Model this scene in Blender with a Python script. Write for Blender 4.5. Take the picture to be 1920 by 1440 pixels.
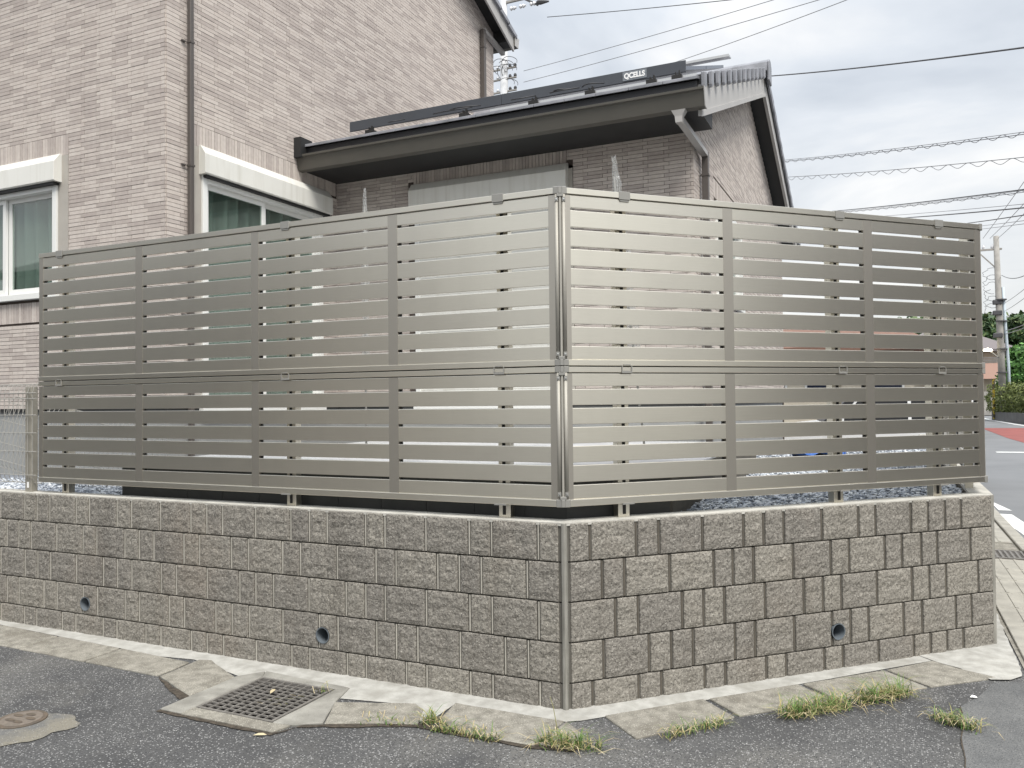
import bpy, bmesh, math, random
import numpy as np
from mathutils import Vector, Matrix

random.seed(11)
rng = np.random.default_rng(11)
for o in list(bpy.data.objects):
    bpy.data.objects.remove(o, do_unlink=True)
SC = bpy.context.scene
COL = SC.collection

# ------------------------------------------------------------------ camera
CAM = np.array([1.4640, -3.7692, 1.516])
AX = np.array([0.90802, 0.41884, -0.0104])
UP = np.array([0.01840, -0.01505, 0.99972])
FW = np.cross(UP, AX); FW = FW / np.linalg.norm(FW)
FPX = 1525.67
cd = bpy.data.cameras.new('camera')
cd.sensor_fit = 'HORIZONTAL'; cd.sensor_width = 36.0
cd.lens = FPX / 1920 * 36.0
cd.clip_start = 0.05; cd.clip_end = 2000
co = bpy.data.objects.new('camera', cd); COL.objects.link(co)
co.matrix_world = Matrix(((AX[0], UP[0], -FW[0], CAM[0]), (AX[1], UP[1], -FW[1], CAM[1]),
                          (AX[2], UP[2], -FW[2], CAM[2]), (0, 0, 0, 1)))
SC.camera = co

# ------------------------------------------------------------------ sky, sun, exposure
SUN_AZ = Vector((0.72, -0.694))          # where the bright part of the overcast lies
SUN_EL = math.radians(55)
w = bpy.data.worlds.new('World'); SC.world = w; w.use_nodes = True
nt = w.node_tree; nt.nodes.clear()
def wn(t, **k):
    n = nt.nodes.new(t)
    for a, b in k.items(): setattr(n, a, b)
    return n
def wl(a, b): nt.links.new(a, b)
out = wn('ShaderNodeOutputWorld'); bg = wn('ShaderNodeBackground'); wl(bg.outputs[0], out.inputs[0])
sky = wn('ShaderNodeTexSky', sky_type='NISHITA'); sky.sun_disc = False
sky.sun_elevation = SUN_EL; sky.sun_rotation = math.atan2(SUN_AZ.x, SUN_AZ.y)
tc = wn('ShaderNodeTexCoord'); sep = wn('ShaderNodeSeparateXYZ'); wl(tc.outputs['Generated'], sep.inputs[0])
zz = wn('ShaderNodeMath', operation='MAXIMUM'); wl(sep.outputs[2], zz.inputs[0]); zz.inputs[1].default_value = 0.0
zp = wn('ShaderNodeMath', operation='ADD'); wl(zz.outputs[0], zp.inputs[0]); zp.inputs[1].default_value = 0.22
dx = wn('ShaderNodeMath', operation='DIVIDE'); wl(sep.outputs[0], dx.inputs[0]); wl(zp.outputs[0], dx.inputs[1])
dy = wn('ShaderNodeMath', operation='DIVIDE'); wl(sep.outputs[1], dy.inputs[0]); wl(zp.outputs[0], dy.inputs[1])
cmb = wn('ShaderNodeCombineXYZ'); wl(dx.outputs[0], cmb.inputs[0]); wl(dy.outputs[0], cmb.inputs[1])
n1 = wn('ShaderNodeTexNoise'); wl(cmb.outputs[0], n1.inputs['Vector'])
n1.inputs['Scale'].default_value = 1.35; n1.inputs['Detail'].default_value = 7; n1.inputs['Roughness'].default_value = 0.52
n1.inputs['Distortion'].default_value = 0.35
r1 = wn('ShaderNodeValToRGB'); wl(n1.outputs['Fac'], r1.inputs[0])
e = r1.color_ramp.elements
e[0].position = 0.40; e[0].color = (0.60, 0.645, 0.705, 1)
e[1].position = 0.62; e[1].color = (0.99, 0.985, 0.975, 1)
em = r1.color_ramp.elements.new(0.5); em.color = (0.735, 0.775, 0.825, 1)
hz = wn('ShaderNodeMapRange'); wl(sep.outputs[2], hz.inputs[0])
hz.inputs[1].default_value = 0.0; hz.inputs[2].default_value = 0.34; hz.inputs[3].default_value = 0.62; hz.inputs[4].default_value = 0.0
mx = wn('ShaderNodeMix', data_type='RGBA'); wl(hz.outputs[0], mx.inputs[0]); wl(r1.outputs[0], mx.inputs[6]); mx.inputs[7].default_value = (0.96, 0.925, 0.85, 1)
sk = wn('ShaderNodeMix', data_type='RGBA', blend_type='ADD'); sk.inputs[0].default_value = 0.012
wl(mx.outputs[2], sk.inputs[6]); wl(sky.outputs[0], sk.inputs[7])
ze = wn('ShaderNodeMapRange'); wl(sep.outputs[2], ze.inputs[0])       # overcast law: the sky brightens towards the zenith
ze.inputs[1].default_value = 0.40; ze.inputs[2].default_value = 1.0; ze.inputs[3].default_value = 1.0; ze.inputs[4].default_value = 2.3
vz = wn('ShaderNodeVectorMath', operation='SCALE'); wl(sk.outputs[2], vz.inputs[0]); wl(ze.outputs[0], vz.inputs['Scale'])
wl(vz.outputs[0], bg.inputs[0]); bg.inputs[1].default_value = 0.51

sd = bpy.data.lights.new('sun', 'SUN'); sd.energy = 2.0; sd.angle = math.radians(24); sd.color = (1.0, 0.955, 0.89)
so = bpy.data.objects.new('sun', sd); COL.objects.link(so); so.location = (6, -10, 20)
sv = Vector((SUN_AZ.x * math.cos(SUN_EL), SUN_AZ.y * math.cos(SUN_EL), math.sin(SUN_EL))).normalized()
so.rotation_euler = sv.to_track_quat('Z', 'Y').to_euler()
SC.view_settings.view_transform = 'Standard'
SC.view_settings.look = 'None'
SC.view_settings.exposure = 1.02
SC.cycles.max_bounces = 6; SC.cycles.diffuse_bounces = 2; SC.cycles.glossy_bounces = 3; SC.cycles.transmission_bounces = 4; SC.cycles.transparent_max_bounces = 8
SC.view_settings.gamma = 1.0

# ------------------------------------------------------------------ materials
def mat(name, col, rough=0.6, metal=0.0, spec=0.4, col2=None, vscale=3.0, vdet=6, vlo=0.35, vhi=0.65, bump=None, stretch=None,
        rand=None, island=None, speck=None, stain=None, streak=None):
    m = bpy.data.materials.new(name); m.use_nodes = True
    t = m.node_tree; N = t.nodes; L = t.links
    b = N['Principled BSDF']
    b.inputs['Roughness'].default_value = rough; b.inputs['Metallic'].default_value = metal
    b.inputs['Specular IOR Level'].default_value = spec
    g = N.new('ShaderNodeNewGeometry'); pos = g.outputs['Position']
    if stretch:
        mp = N.new('ShaderNodeMapping'); mp.inputs['Scale'].default_value = stretch; L.new(pos, mp.inputs[0]); spos = mp.outputs[0]
    else: spos = pos
    def noise(sc, det=5, ro=0.55, p=None):
        n = N.new('ShaderNodeTexNoise'); L.new(p or spos, n.inputs['Vector'])
        n.inputs['Scale'].default_value = sc; n.inputs['Detail'].default_value = det; n.inputs['Roughness'].default_value = ro
        return n.outputs['Fac']
    def mix(f, a, c, mode='MIX'):
        x = N.new('ShaderNodeMix'); x.data_type = 'RGBA'; x.blend_type = mode
        if hasattr(f, 'is_linked'): L.new(f, x.inputs[0])
        else: x.inputs[0].default_value = f
        for i, v in ((6, a), (7, c)):
            if hasattr(v, 'is_linked'): L.new(v, x.inputs[i])
            else: x.inputs[i].default_value = (*v, 1)
        return x.outputs[2]
    def rng_(f, lo, hi, a=0.0, c=1.0):
        x = N.new('ShaderNodeMapRange'); L.new(f, x.inputs[0])
        x.inputs[1].default_value = lo; x.inputs[2].default_value = hi; x.inputs[3].default_value = a; x.inputs[4].default_value = c
        return x.outputs[0]
    c = None
    if col2 is not None and island is None and rand is None:
        c = mix(rng_(noise(vscale, vdet), vlo, vhi), col, col2)
    else:
        c = N.new('ShaderNodeRGB'); c.outputs[0].default_value = (*col, 1); c = c.outputs[0]
    if island is not None:      # several colours picked per piece
        oi = N.new('ShaderNodeObjectInfo')
        ad = N.new('ShaderNodeMath'); ad.operation = 'ADD'; L.new(g.outputs['Random Per Island'], ad.inputs[0]); L.new(oi.outputs['Random'], ad.inputs[1])
        fr = N.new('ShaderNodeMath'); fr.operation = 'FRACT'; L.new(ad.outputs[0], fr.inputs[0])
        rp = N.new('ShaderNodeValToRGB'); L.new(fr.outputs[0], rp.inputs[0]); rp.color_ramp.interpolation = 'CONSTANT' if len(island[0]) == 3 else 'LINEAR'
        els = rp.color_ramp.elements
        n = len(island)
        els[0].position = 0; els[0].color = (*island[0][:3], 1); els[1].position = 1.0 / n; els[1].color = (*island[1][:3], 1)
        for i in range(2, n):
            x = els.new(i / n); x.color = (*island[i][:3], 1)
        c = rp.outputs[0]
        if col2 is not None:
            c = mix(rng_(noise(vscale, vdet), vlo, vhi, 0, 1), c, col2, 'MULTIPLY')
    if rand is not None:        # each object a little lighter or darker
        oi = N.new('ShaderNodeObjectInfo')
        c = mix(rng_(noise(vscale, vdet), vlo, vhi), c, col2 if col2 is not None else col)
        c = mix(rng_(oi.outputs['Random'], 0, 1, 0, 1), c, rand, 'MULTIPLY')
    if stain is not None:       # (colour, scale, lo, hi, amount)
        c = mix(rng_(noise(stain[1], 6, 0.6, pos), stain[2], stain[3], 0, stain[4]), c, stain[0])
    if streak is not None:      # runs of dirt down a wall: (colour, sideways scale, lo, hi, amount)
        mp2 = N.new('ShaderNodeMapping'); mp2.inputs['Scale'].default_value = (streak[1], streak[1], streak[1] * .06); L.new(pos, mp2.inputs[0])
        c = mix(rng_(noise(1.0, 6, 0.6, mp2.outputs[0]), streak[2], streak[3], 0, streak[4]), c, streak[0], 'MULTIPLY')
    if speck is not None:       # list of (colour, voronoi scale, threshold)
        for sc_, vs_, th_ in speck:
            v = N.new('ShaderNodeTexVoronoi'); L.new(pos, v.inputs['Vector']); v.inputs['Scale'].default_value = vs_
            bw = N.new('ShaderNodeSeparateColor'); L.new(v.outputs['Color'], bw.inputs[0])
            near = rng_(v.outputs['Distance'], 0.30, 0.55, 1, 0)
            pick = rng_(bw.outputs[0], th_, th_ + 0.12, 0, 1)
            mu = N.new('ShaderNodeMath'); mu.operation = 'MULTIPLY'; L.new(near, mu.inputs[0]); L.new(pick, mu.inputs[1])
            c = mix(mu.outputs[0], c, sc_)
    L.new(c, b.inputs['Base Color'])
    if bump:
        prev = None
        for sc_, st_, di_ in bump:
            bp = N.new('ShaderNodeBump'); bp.inputs['Strength'].default_value = st_; bp.inputs['Distance'].default_value = di_
            L.new(noise(sc_, 4, 0.6), bp.inputs['Height'])
            if prev: L.new(prev, bp.inputs['Normal'])
            prev = bp.outputs[0]
        L.new(prev, b.inputs['Normal'])
    return m

ALU = mat('champagne_aluminium', (0.80, 0.76, 0.655), rough=0.32, metal=1.0, spec=0.5, col2=(0.76, 0.72, 0.615), vscale=1.0, vdet=3, rand=(0.92, 0.92, 0.93), streak=((0.90, 0.90, 0.895), 5.0, 0.50, 0.75, 0.35),
          stain=((0.60, 0.565, 0.50), 1.7, 0.48, 0.78, 0.35),
          bump=[(1.0, 0.05, 0.001)], stretch=(6, 6, 700))
def brushed(m, an):
    t = m.node_tree; b = t.nodes['Principled BSDF']; b.inputs['Anisotropic'].default_value = an
    c = t.nodes.new('ShaderNodeCombineXYZ'); c.inputs[2].default_value = 1.0; t.links.new(c.outputs[0], b.inputs['Tangent'])
brushed(ALU, 0.35)
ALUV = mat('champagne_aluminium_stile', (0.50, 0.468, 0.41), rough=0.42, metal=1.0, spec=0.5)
ALUG = mat('grey_plastic_fitting', (0.27, 0.265, 0.245), rough=0.5, metal=0.25, spec=0.4)
TUBEM = mat('matte_corner_tube', (0.36, 0.345, 0.305), rough=0.55, metal=0.3)
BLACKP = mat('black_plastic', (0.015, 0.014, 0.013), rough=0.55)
STEEL = mat('bright_screw_steel', (0.7, 0.7, 0.68), rough=0.25, metal=1.0)
BLOCK = mat('split_face_block', (0.325, 0.305, 0.265), rough=0.92, spec=0.15, col2=(0.17, 0.158, 0.137), vscale=85, vdet=9, vlo=0.36, vhi=0.64,
            rand=(0.82, 0.82, 0.84), stain=((0.235, 0.185, 0.14), 1.1, 0.52, 0.72, 0.28), streak=((0.68, 0.67, 0.66), 7.0, 0.50, 0.72, 0.6), speck=[((0.50, 0.48, 0.43), 190, 0.88), ((0.06, 0.057, 0.053), 150, 0.84)],
            bump=[(50, 0.9, 0.010), (150, 0.7, 0.004)])
BEADR = mat('dark_pointing', (0.135, 0.12, 0.098), rough=0.9, spec=0.1, col2=(0.10, 0.09, 0.075), vscale=8)  # darker pointing for the run across the cut corner
BEAD = mat('pointing_mortar', (0.42, 0.40, 0.352), rough=0.85, spec=0.2, col2=(0.32, 0.305, 0.268), vscale=8)
JOINT = mat('grey_mortar_joint', (0.13, 0.122, 0.106), rough=0.85, spec=0.2, col2=(0.095, 0.09, 0.078), vscale=5, bump=[(90, 0.5, 0.002)])
CORNERM = mat('corner_mortar', (0.31, 0.30, 0.268), rough=0.85, spec=0.2, col2=(0.23, 0.222, 0.198), vscale=6, streak=((0.6, 0.6, 0.58), 60.0, 0.45, 0.65, 0.8))
CAP = mat('wall_top_mortar', (0.50, 0.485, 0.44), rough=0.9, spec=0.2, col2=(0.36, 0.35, 0.315), vscale=9, bump=[(60, 0.7, 0.004)])
WHITEMORT = mat('white_mortar', (0.44, 0.435, 0.405), rough=0.9, spec=0.2, col2=(0.32, 0.313, 0.287), vscale=12, vdet=9, stain=((0.24, 0.228, 0.195), 2.4, 0.52, 0.72, 0.65), speck=[((0.26, 0.25, 0.22), 260, 0.86)], bump=[(70, 0.5, 0.003)])
KERB = mat('old_concrete_kerb', (0.295, 0.28, 0.242), rough=0.92, spec=0.2, col2=(0.18, 0.17, 0.145), vscale=16, vdet=9, stain=((0.14, 0.128, 0.105), 3.1, 0.50, 0.70, 0.7),
           speck=[((0.47, 0.45, 0.39), 210, 0.78), ((0.12, 0.115, 0.10), 240, 0.80)], bump=[(120, 0.8, 0.003), (20, 0.4, 0.006)])
CONC = mat('drain_box_concrete', (0.31, 0.302, 0.272), rough=0.9, spec=0.2, col2=(0.20, 0.194, 0.173), vscale=8, vdet=8, speck=[((0.14, 0.135, 0.12), 300, 0.85)], bump=[(110, 0.6, 0.002)])
ASPH = mat('coarse_asphalt', (0.058, 0.0585, 0.060), rough=0.9, spec=0.3, col2=(0.115, 0.115, 0.114), vscale=1.1, vdet=9, vlo=0.36, vhi=0.64,
           stain=((0.205, 0.198, 0.18), 0.75, 0.50, 0.68, 0.6),
           speck=[((0.045, 0.046, 0.049), 120, 0.50), ((0.36, 0.36, 0.355), 135, 0.78), ((0.58, 0.58, 0.565), 105, 0.93)], bump=[(110, 1.0, 0.008), (45, 0.5, 0.008)])
ROADM = mat('smooth_road_asphalt', (0.185, 0.19, 0.195), rough=0.85, spec=0.3, col2=(0.16, 0.165, 0.17), vscale=0.8, vdet=8, bump=[(150, 0.5, 0.003)])
DIRT = mat('brown_dirt', (0.10, 0.085, 0.068), rough=1.0, spec=0.1, col2=(0.05, 0.044, 0.037), vscale=40, bump=[(120, 1.0, 0.006)])
SANDY = mat('sandy_mortar_ring', (0.20, 0.187, 0.155), rough=0.95, spec=0.1, col2=(0.135, 0.135, 0.132), vscale=4.5, vdet=10, vlo=.42, vhi=.58, speck=[((0.09, 0.09, 0.09), 170, 0.7), ((0.36, 0.35, 0.33), 170, 0.85)], bump=[(120, 0.9, 0.004)])
IRON = mat('rusty_iron', (0.15, 0.118, 0.088), rough=0.7, metal=0.35, col2=(0.10, 0.085, 0.07), vscale=25, bump=[(180, 0.5, 0.002)])
IRON2 = mat('worn_iron', (0.20, 0.168, 0.14), rough=0.7, metal=0.2, col2=(0.14, 0.12, 0.10), vscale=40, bump=[(180, 0.5, 0.002)])
GALV = mat('grate_steel', (0.24, 0.228, 0.21), rough=0.6, metal=0.3, col2=(0.15, 0.14, 0.128), vscale=30)
PIT = mat('dark_pit', (0.008, 0.0075, 0.007), rough=1.0, spec=0.1)
PVC = mat('grey_pvc_pipe', (0.13, 0.15, 0.168), rough=0.45)
TILE = mat('beige_wall_tile', (0.6, 0.5, 0.45), rough=0.75, spec=0.3,
           island=[(0.54, 0.486, 0.442), (0.445, 0.395, 0.362), (0.56, 0.507, 0.462), (0.47, 0.42, 0.385), (0.53, 0.475, 0.431), (0.43, 0.38, 0.348), (0.55, 0.497, 0.452), (0.495, 0.443, 0.403)],
           col2=(0.90, 0.89, 0.89), vscale=22, vdet=4, streak=((0.90, 0.89, 0.88), 3.2, 0.50, 0.75, 0.4), bump=[(120, 0.5, 0.002)])
TJOINT = mat('dark_tile_joint', (0.085, 0.069, 0.06), rough=0.9, spec=0.2)
WHITEAL = mat('white_shutter_metal', (0.70, 0.695, 0.65), rough=0.38, spec=0.5, col2=(0.66, 0.655, 0.61), vscale=2, streak=((0.84, 0.83, 0.80), 14.0, 0.5, 0.7, 0.7))
SASH = mat('white_sash', (0.72, 0.725, 0.70), rough=0.4, spec=0.5)
TRIMB = mat('taupe_trim_board', (0.40, 0.375, 0.335), rough=0.6, col2=(0.36, 0.335, 0.30), vscale=6)
GUTTER = mat('taupe_gutter', (0.088, 0.082, 0.07), rough=0.5, spec=0.4, col2=(0.08, 0.075, 0.064), vscale=3)
SOFFIT = mat('charcoal_soffit', (0.022, 0.022, 0.022), rough=0.6, col2=(0.018, 0.018, 0.018), vscale=5)
VERGE = mat('grey_bargeboard', (0.41, 0.40, 0.385), rough=0.5, col2=(0.38, 0.37, 0.355), vscale=4)
ROOFT = mat('slate_grey_roof_tile', (0.27, 0.275, 0.30), rough=0.42, spec=0.5, col2=(0.17, 0.175, 0.19), vscale=6)
PIPEB = mat('brown_downpipe', (0.085, 0.074, 0.067), rough=0.45, spec=0.5)
PIPEG = mat('grey_downpipe', (0.36, 0.345, 0.33), rough=0.4, spec=0.5)
SKIRT = mat('dark_solar_skirt', (0.062, 0.068, 0.078), rough=0.42, spec=0.4, col2=(0.055, 0.06, 0.07), vscale=3)
SOLAR = mat('solar_glass', (0.02, 0.025, 0.045), rough=0.12, spec=0.6)
SILVER = mat('silver_frame', (0.55, 0.55, 0.54), rough=0.35, metal=0.6)
PLATE = mat('badge_plate', (0.22, 0.235, 0.25), rough=0.35, metal=0.5)
WHITEP = mat('white_paint', (0.8, 0.8, 0.79), rough=0.5)
CABLE = mat('black_cable', (0.02, 0.02, 0.022), rough=0.5)
CURT = mat('pale_curtain', (0.235, 0.265, 0.25), rough=0.9, spec=0.1)
ROOM = mat('dark_room', (0.05, 0.055, 0.05), rough=0.9)
FOUND = mat('concrete_foundation', (0.30, 0.305, 0.30), rough=0.85, col2=(0.25, 0.255, 0.25), vscale=4, bump=[(60, 0.3, 0.003)])
TERR = mat('pale_terrace_tile', (0.46, 0.47, 0.48), rough=0.35, spec=0.5, col2=(0.62, 0.63, 0.64), vscale=3)
RISER = mat('charcoal_riser_tile', (0.075, 0.077, 0.075), rough=0.6, col2=(0.062, 0.064, 0.063), vscale=5)
GRAVB = mat('gravel_bed', (0.30, 0.32, 0.35), rough=0.95, col2=(0.15, 0.165, 0.19), vscale=90, bump=[(90, 1.0, 0.02)])
STONE = mat('blue_grey_gravel', (0.3, 0.33, 0.38), rough=0.85, island=[(0.30, 0.33, 0.375), (0.42, 0.455, 0.50), (0.56, 0.59, 0.63), (0.22, 0.245, 0.285), (0.48, 0.51, 0.55), (0.66, 0.69, 0.71)])
MESHW = mat('pale_wire', (0.36, 0.35, 0.32), rough=0.45, metal=0.2)
MESHP = mat('taupe_mesh_post', (0.30, 0.282, 0.24), rough=0.5, metal=0.3)
POLE = mat('concrete_pole', (0.36, 0.345, 0.32), rough=0.9, col2=(0.27, 0.26, 0.24), vscale=3)
POLEL = mat('pale_concrete_pole', (0.55, 0.56, 0.57), rough=0.8, col2=(0.48, 0.49, 0.50), vscale=3)
CONDUIT = mat('pale_blue_conduit', (0.45, 0.52, 0.57), rough=0.5)
WIRE = mat('dark_wire', (0.075, 0.075, 0.08), rough=0.6)
WIREL = mat('grey_wire', (0.24, 0.24, 0.25), rough=0.6)
INSUL = mat('white_insulator', (0.62, 0.63, 0.65), rough=0.3)
RED = mat('red_road_surface', (0.27, 0.085, 0.075), rough=0.9, col2=(0.21, 0.07, 0.062), vscale=2)
ROADW = mat('road_white_paint', (0.72, 0.73, 0.71), rough=0.7, col2=(0.58, 0.59, 0.57), vscale=6, vdet=9)
SLABM = mat('sidewalk_slab', (0.37, 0.355, 0.31), rough=0.9, col2=(0.28, 0.268, 0.235), vscale=6, vdet=8, bump=[(120, 0.6, 0.003)])
GRASS = mat('weed_blade', (0.1, 0.16, 0.05), rough=0.6, island=[(0.075, 0.155, 0.03), (0.11, 0.19, 0.045), (0.16, 0.22, 0.07), (0.34, 0.29, 0.13), (0.09, 0.14, 0.04), (0.25, 0.24, 0.09)])
STRAW = mat('dry_straw', (0.4, 0.33, 0.17), rough=0.7, island=[(0.42, 0.34, 0.19), (0.33, 0.27, 0.13), (0.48, 0.41, 0.26), (0.20, 0.21, 0.08)])
LEAFD = mat('dark_leaf', (0.05, 0.09, 0.03), rough=0.6, island=[(0.04, 0.085, 0.03), (0.065, 0.115, 0.04), (0.09, 0.14, 0.05), (0.035, 0.07, 0.028), (0.12, 0.165, 0.06)])
LEAFB = mat('bright_leaf', (0.08, 0.16, 0.04), rough=0.55, island=[(0.06, 0.15, 0.035), (0.09, 0.21, 0.045), (0.12, 0.26, 0.06), (0.05, 0.12, 0.03)])
LEAFH = mat('hedge_leaf', (0.14, 0.18, 0.05), rough=0.6, island=[(0.11, 0.145, 0.035), (0.16, 0.19, 0.055), (0.20, 0.23, 0.075), (0.085, 0.11, 0.03)])
BARK = mat('bark', (0.10, 0.08, 0.06), rough=0.95, col2=(0.06, 0.05, 0.04), vscale=8)
CREAM = mat('cream_render', (0.58, 0.53, 0.43), rough=0.85, col2=(0.52, 0.47, 0.38), vscale=2)
PINK = mat('salmon_render', (0.56, 0.36, 0.29), rough=0.85)
ORANGE = mat('orange_brown_tile', (0.20, 0.11, 0.078), rough=0.7, col2=(0.16, 0.09, 0.065), vscale=5)
SLATEB = mat('grey_brown_roof', (0.17, 0.15, 0.15), rough=0.7)
CARW = mat('white_car_paint', (0.72, 0.73, 0.73), rough=0.22, spec=0.6)
CARK = mat('black_trim', (0.012, 0.012, 0.013), rough=0.35)
YELLOW = mat('yellow_plate', (0.62, 0.45, 0.04), rough=0.5)
TARP = mat('blue_tarp', (0.05, 0.15, 0.48), rough=0.4)
GOLDT = mat('yellow_black_guard', (0.35, 0.27, 0.03), rough=0.7, col2=(0.05, 0.045, 0.03), vscale=6, vlo=0.47, vhi=0.53)

def emis(name, col, st):
    m = bpy.data.materials.new(name); m.use_nodes = True; t = m.node_tree
    b = t.nodes['Principled BSDF']; b.inputs['Base Color'].default_value = (0.8, 0.8, 0.75, 1)
    b.inputs['Emission Color'].default_value = (*col, 1); b.inputs['Emission Strength'].default_value = st
    return m
LAMPE = emis('lit_lamp', (1.0, 0.88, 0.62), 12)

def glass(name, tint, refl=0.10):
    m = bpy.data.materials.new(name); m.use_nodes = True; t = m.node_tree; N = t.nodes; N.clear(); L = t.links
    o = N.new('ShaderNodeOutputMaterial'); mx = N.new('ShaderNodeMixShader'); tr = N.new('ShaderNodeBsdfTransparent'); gl = N.new('ShaderNodeBsdfGlossy')
    tr.inputs[0].default_value = (*tint, 1); gl.inputs['Roughness'].default_value = 0.02
    lw = N.new('ShaderNodeLayerWeight'); lw.inputs[0].default_value = 0.5
    pw = N.new('ShaderNodeMath'); pw.operation = 'POWER'; L.new(lw.outputs['Facing'], pw.inputs[0]); pw.inputs[1].default_value = 4.0
    ad = N.new('ShaderNodeMath'); ad.operation = 'MULTIPLY_ADD'; ad.use_clamp = True; L.new(pw.outputs[0], ad.inputs[0]); ad.inputs[1].default_value = 0.6; ad.inputs[2].default_value = 0.03 + refl
    L.new(ad.outputs[0], mx.inputs[0]); L.new(tr.outputs[0], mx.inputs[1]); L.new(gl.outputs[0], mx.inputs[2]); L.new(mx.outputs[0], o.inputs[0])
    return m
GLASS = glass('green_tinted_glass', (0.84, 0.90, 0.87), 0.07)
PLAST = bpy.data.materials.new('clear_crinkled_plastic'); PLAST.use_nodes = True
_t = PLAST.node_tree; _N = _t.nodes; _b = _N['Principled BSDF']; _b.inputs['Base Color'].default_value = (0.42, 0.43, 0.42, 1); _b.inputs['Roughness'].default_value = 0.22
_nz = _N.new('ShaderNodeTexNoise'); _nz.inputs['Scale'].default_value = 28
_ra = _N.new('ShaderNodeMapRange'); _t.links.new(_nz.outputs['Fac'], _ra.inputs[0]); _ra.inputs[1].default_value = 0.4; _ra.inputs[2].default_value = 0.65
_ra.inputs[3].default_value = 0.10; _ra.inputs[4].default_value = 0.55; _t.links.new(_ra.outputs[0], _b.inputs['Alpha'])

# ------------------------------------------------------------------ builders
def link(o, parent=None):
    COL.objects.link(o)
    if parent is not None: o.parent = parent
    return o
def tag(o, label=None, cat=None, group=None, kind=None):
    if label: o['label'] = label
    if cat: o['category'] = cat
    if group: o['group'] = group
    if kind: o['kind'] = kind
    return o
def empty(name, loc=(0, 0, 0), rz=0.0):
    o = bpy.data.objects.new(name, None); o.location = loc; o.rotation_euler = (0, 0, rz); o.empty_display_size = 0.2
    return link(o)
class MB:
    def __init__(s, T=None): s.v = []; s.f = []; s.T = T
    def add(s, vs, fs):
        n = len(s.v)
        if s.T: vs = [s.T(*p) for p in vs]
        s.v += [tuple(p) for p in vs]; s.f += [tuple(i + n for i in f) for f in fs]; return s
    def box(s, a, b):
        (x0, y0, z0), (x1, y1, z1) = [tuple(map(min, a, b)), tuple(map(max, a, b))]
        return s.add([(x0, y0, z0), (x1, y0, z0), (x1, y1, z0), (x0, y1, z0), (x0, y0, z1), (x1, y0, z1), (x1, y1, z1), (x0, y1, z1)],
                     [(0, 3, 2, 1), (4, 5, 6, 7), (0, 1, 5, 4), (1, 2, 6, 5), (2, 3, 7, 6), (3, 0, 4, 7)])
    def prism(s, poly, z0, z1):           # plan polygon extruded upward
        n = len(poly)
        zf0 = z0 if callable(z0) else (lambda x, y: z0); zf1 = z1 if callable(z1) else (lambda x, y: z1)
        vs = [(x, y, zf0(x, y)) for x, y in poly] + [(x, y, zf1(x, y)) for x, y in poly]
        return s.add(vs, [tuple(range(n - 1, -1, -1)), tuple(range(n, 2 * n))] + [(i, (i + 1) % n, n + (i + 1) % n, n + i) for i in range(n)])
    def ext(s, prof, x0, x1, axis='x'):   # profile (a,b) swept along an axis; x: (y,z)  y: (x,z)
        n = len(prof)
        if axis == 'x': vs = [(x0, a, b) for a, b in prof] + [(x1, a, b) for a, b in prof]
        else: vs = [(a, x0, b) for a, b in prof] + [(a, x1, b) for a, b in prof]
        return s.add(vs, [tuple(range(n)), tuple(range(2 * n - 1, n - 1, -1))] + [(i, n + i, n + (i + 1) % n, (i + 1) % n) for i in range(n)])
    def sheet(s, poly, z):
        zf = z if callable(z) else (lambda x, y: z)
        return s.add([(x, y, zf(x, y)) for x, y in poly], [tuple(range(len(poly)))])
    def tube(s, pts, r, n=8, cap=True):
        P = [Vector(p) for p in pts]; R = r if isinstance(r, (list, tuple)) else [r] * len(P)
        vs = []; fs = []; prevx = None
        for i, p in enumerate(P):
            d = (P[min(i + 1, len(P) - 1)] - P[max(i - 1, 0)]).normalized()
            x = prevx if prevx is not None else (Vector((0, 0, 1)) if abs(d.z) < 0.9 else Vector((1, 0, 0)))
            x = (x - d * x.dot(d)).normalized(); y = d.cross(x); prevx = x
            for k in range(n):
                a = 2 * math.pi * k / n
                vs.append(tuple(p + (x * math.cos(a) + y * math.sin(a)) * R[i]))
        for i in range(len(P) - 1):
            for k in range(n):
                fs.append((i * n + k, i * n + (k + 1) % n, (i + 1) * n + (k + 1) % n, (i + 1) * n + k))
        if cap: fs += [tuple(range(n - 1, -1, -1)), tuple(range((len(P) - 1) * n, len(P) * n))]
        return s.add(vs, fs)
    def cyl(s, c, r, z0, z1, n=20): return s.tube([(c[0], c[1], z0), (c[0], c[1], z1)], r, n)
    def mesh(s, name, m, smooth=False, bev=0.0, seg=1, fix=True):
        me = bpy.data.meshes.new(name); me.from_pydata(s.v, [], s.f); me.update()
        if bev or fix:
            bm = bmesh.new(); bm.from_mesh(me)
            if fix: bmesh.ops.recalc_face_normals(bm, faces=bm.faces)
            if bev: bmesh.ops.bevel(bm, geom=[e_ for e_ in bm.edges if e_.is_manifold and e_.calc_face_angle(0) > 0.5], offset=bev, segments=seg, affect='EDGES', profile=0.5)
            bm.to_mesh(me); bm.free()
        if m: me.materials.append(m)
        if smooth: me.polygons.foreach_set('use_smooth', [True] * len(me.polygons))
        return me
    def build(s, name, m, parent=None, smooth=False, bev=0.0, seg=1, fix=True):
        return link(bpy.data.objects.new(name, s.mesh(name, m, smooth, bev, seg, fix)), parent)
def B(a, b, T=None): return MB(T).box(a, b)

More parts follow.
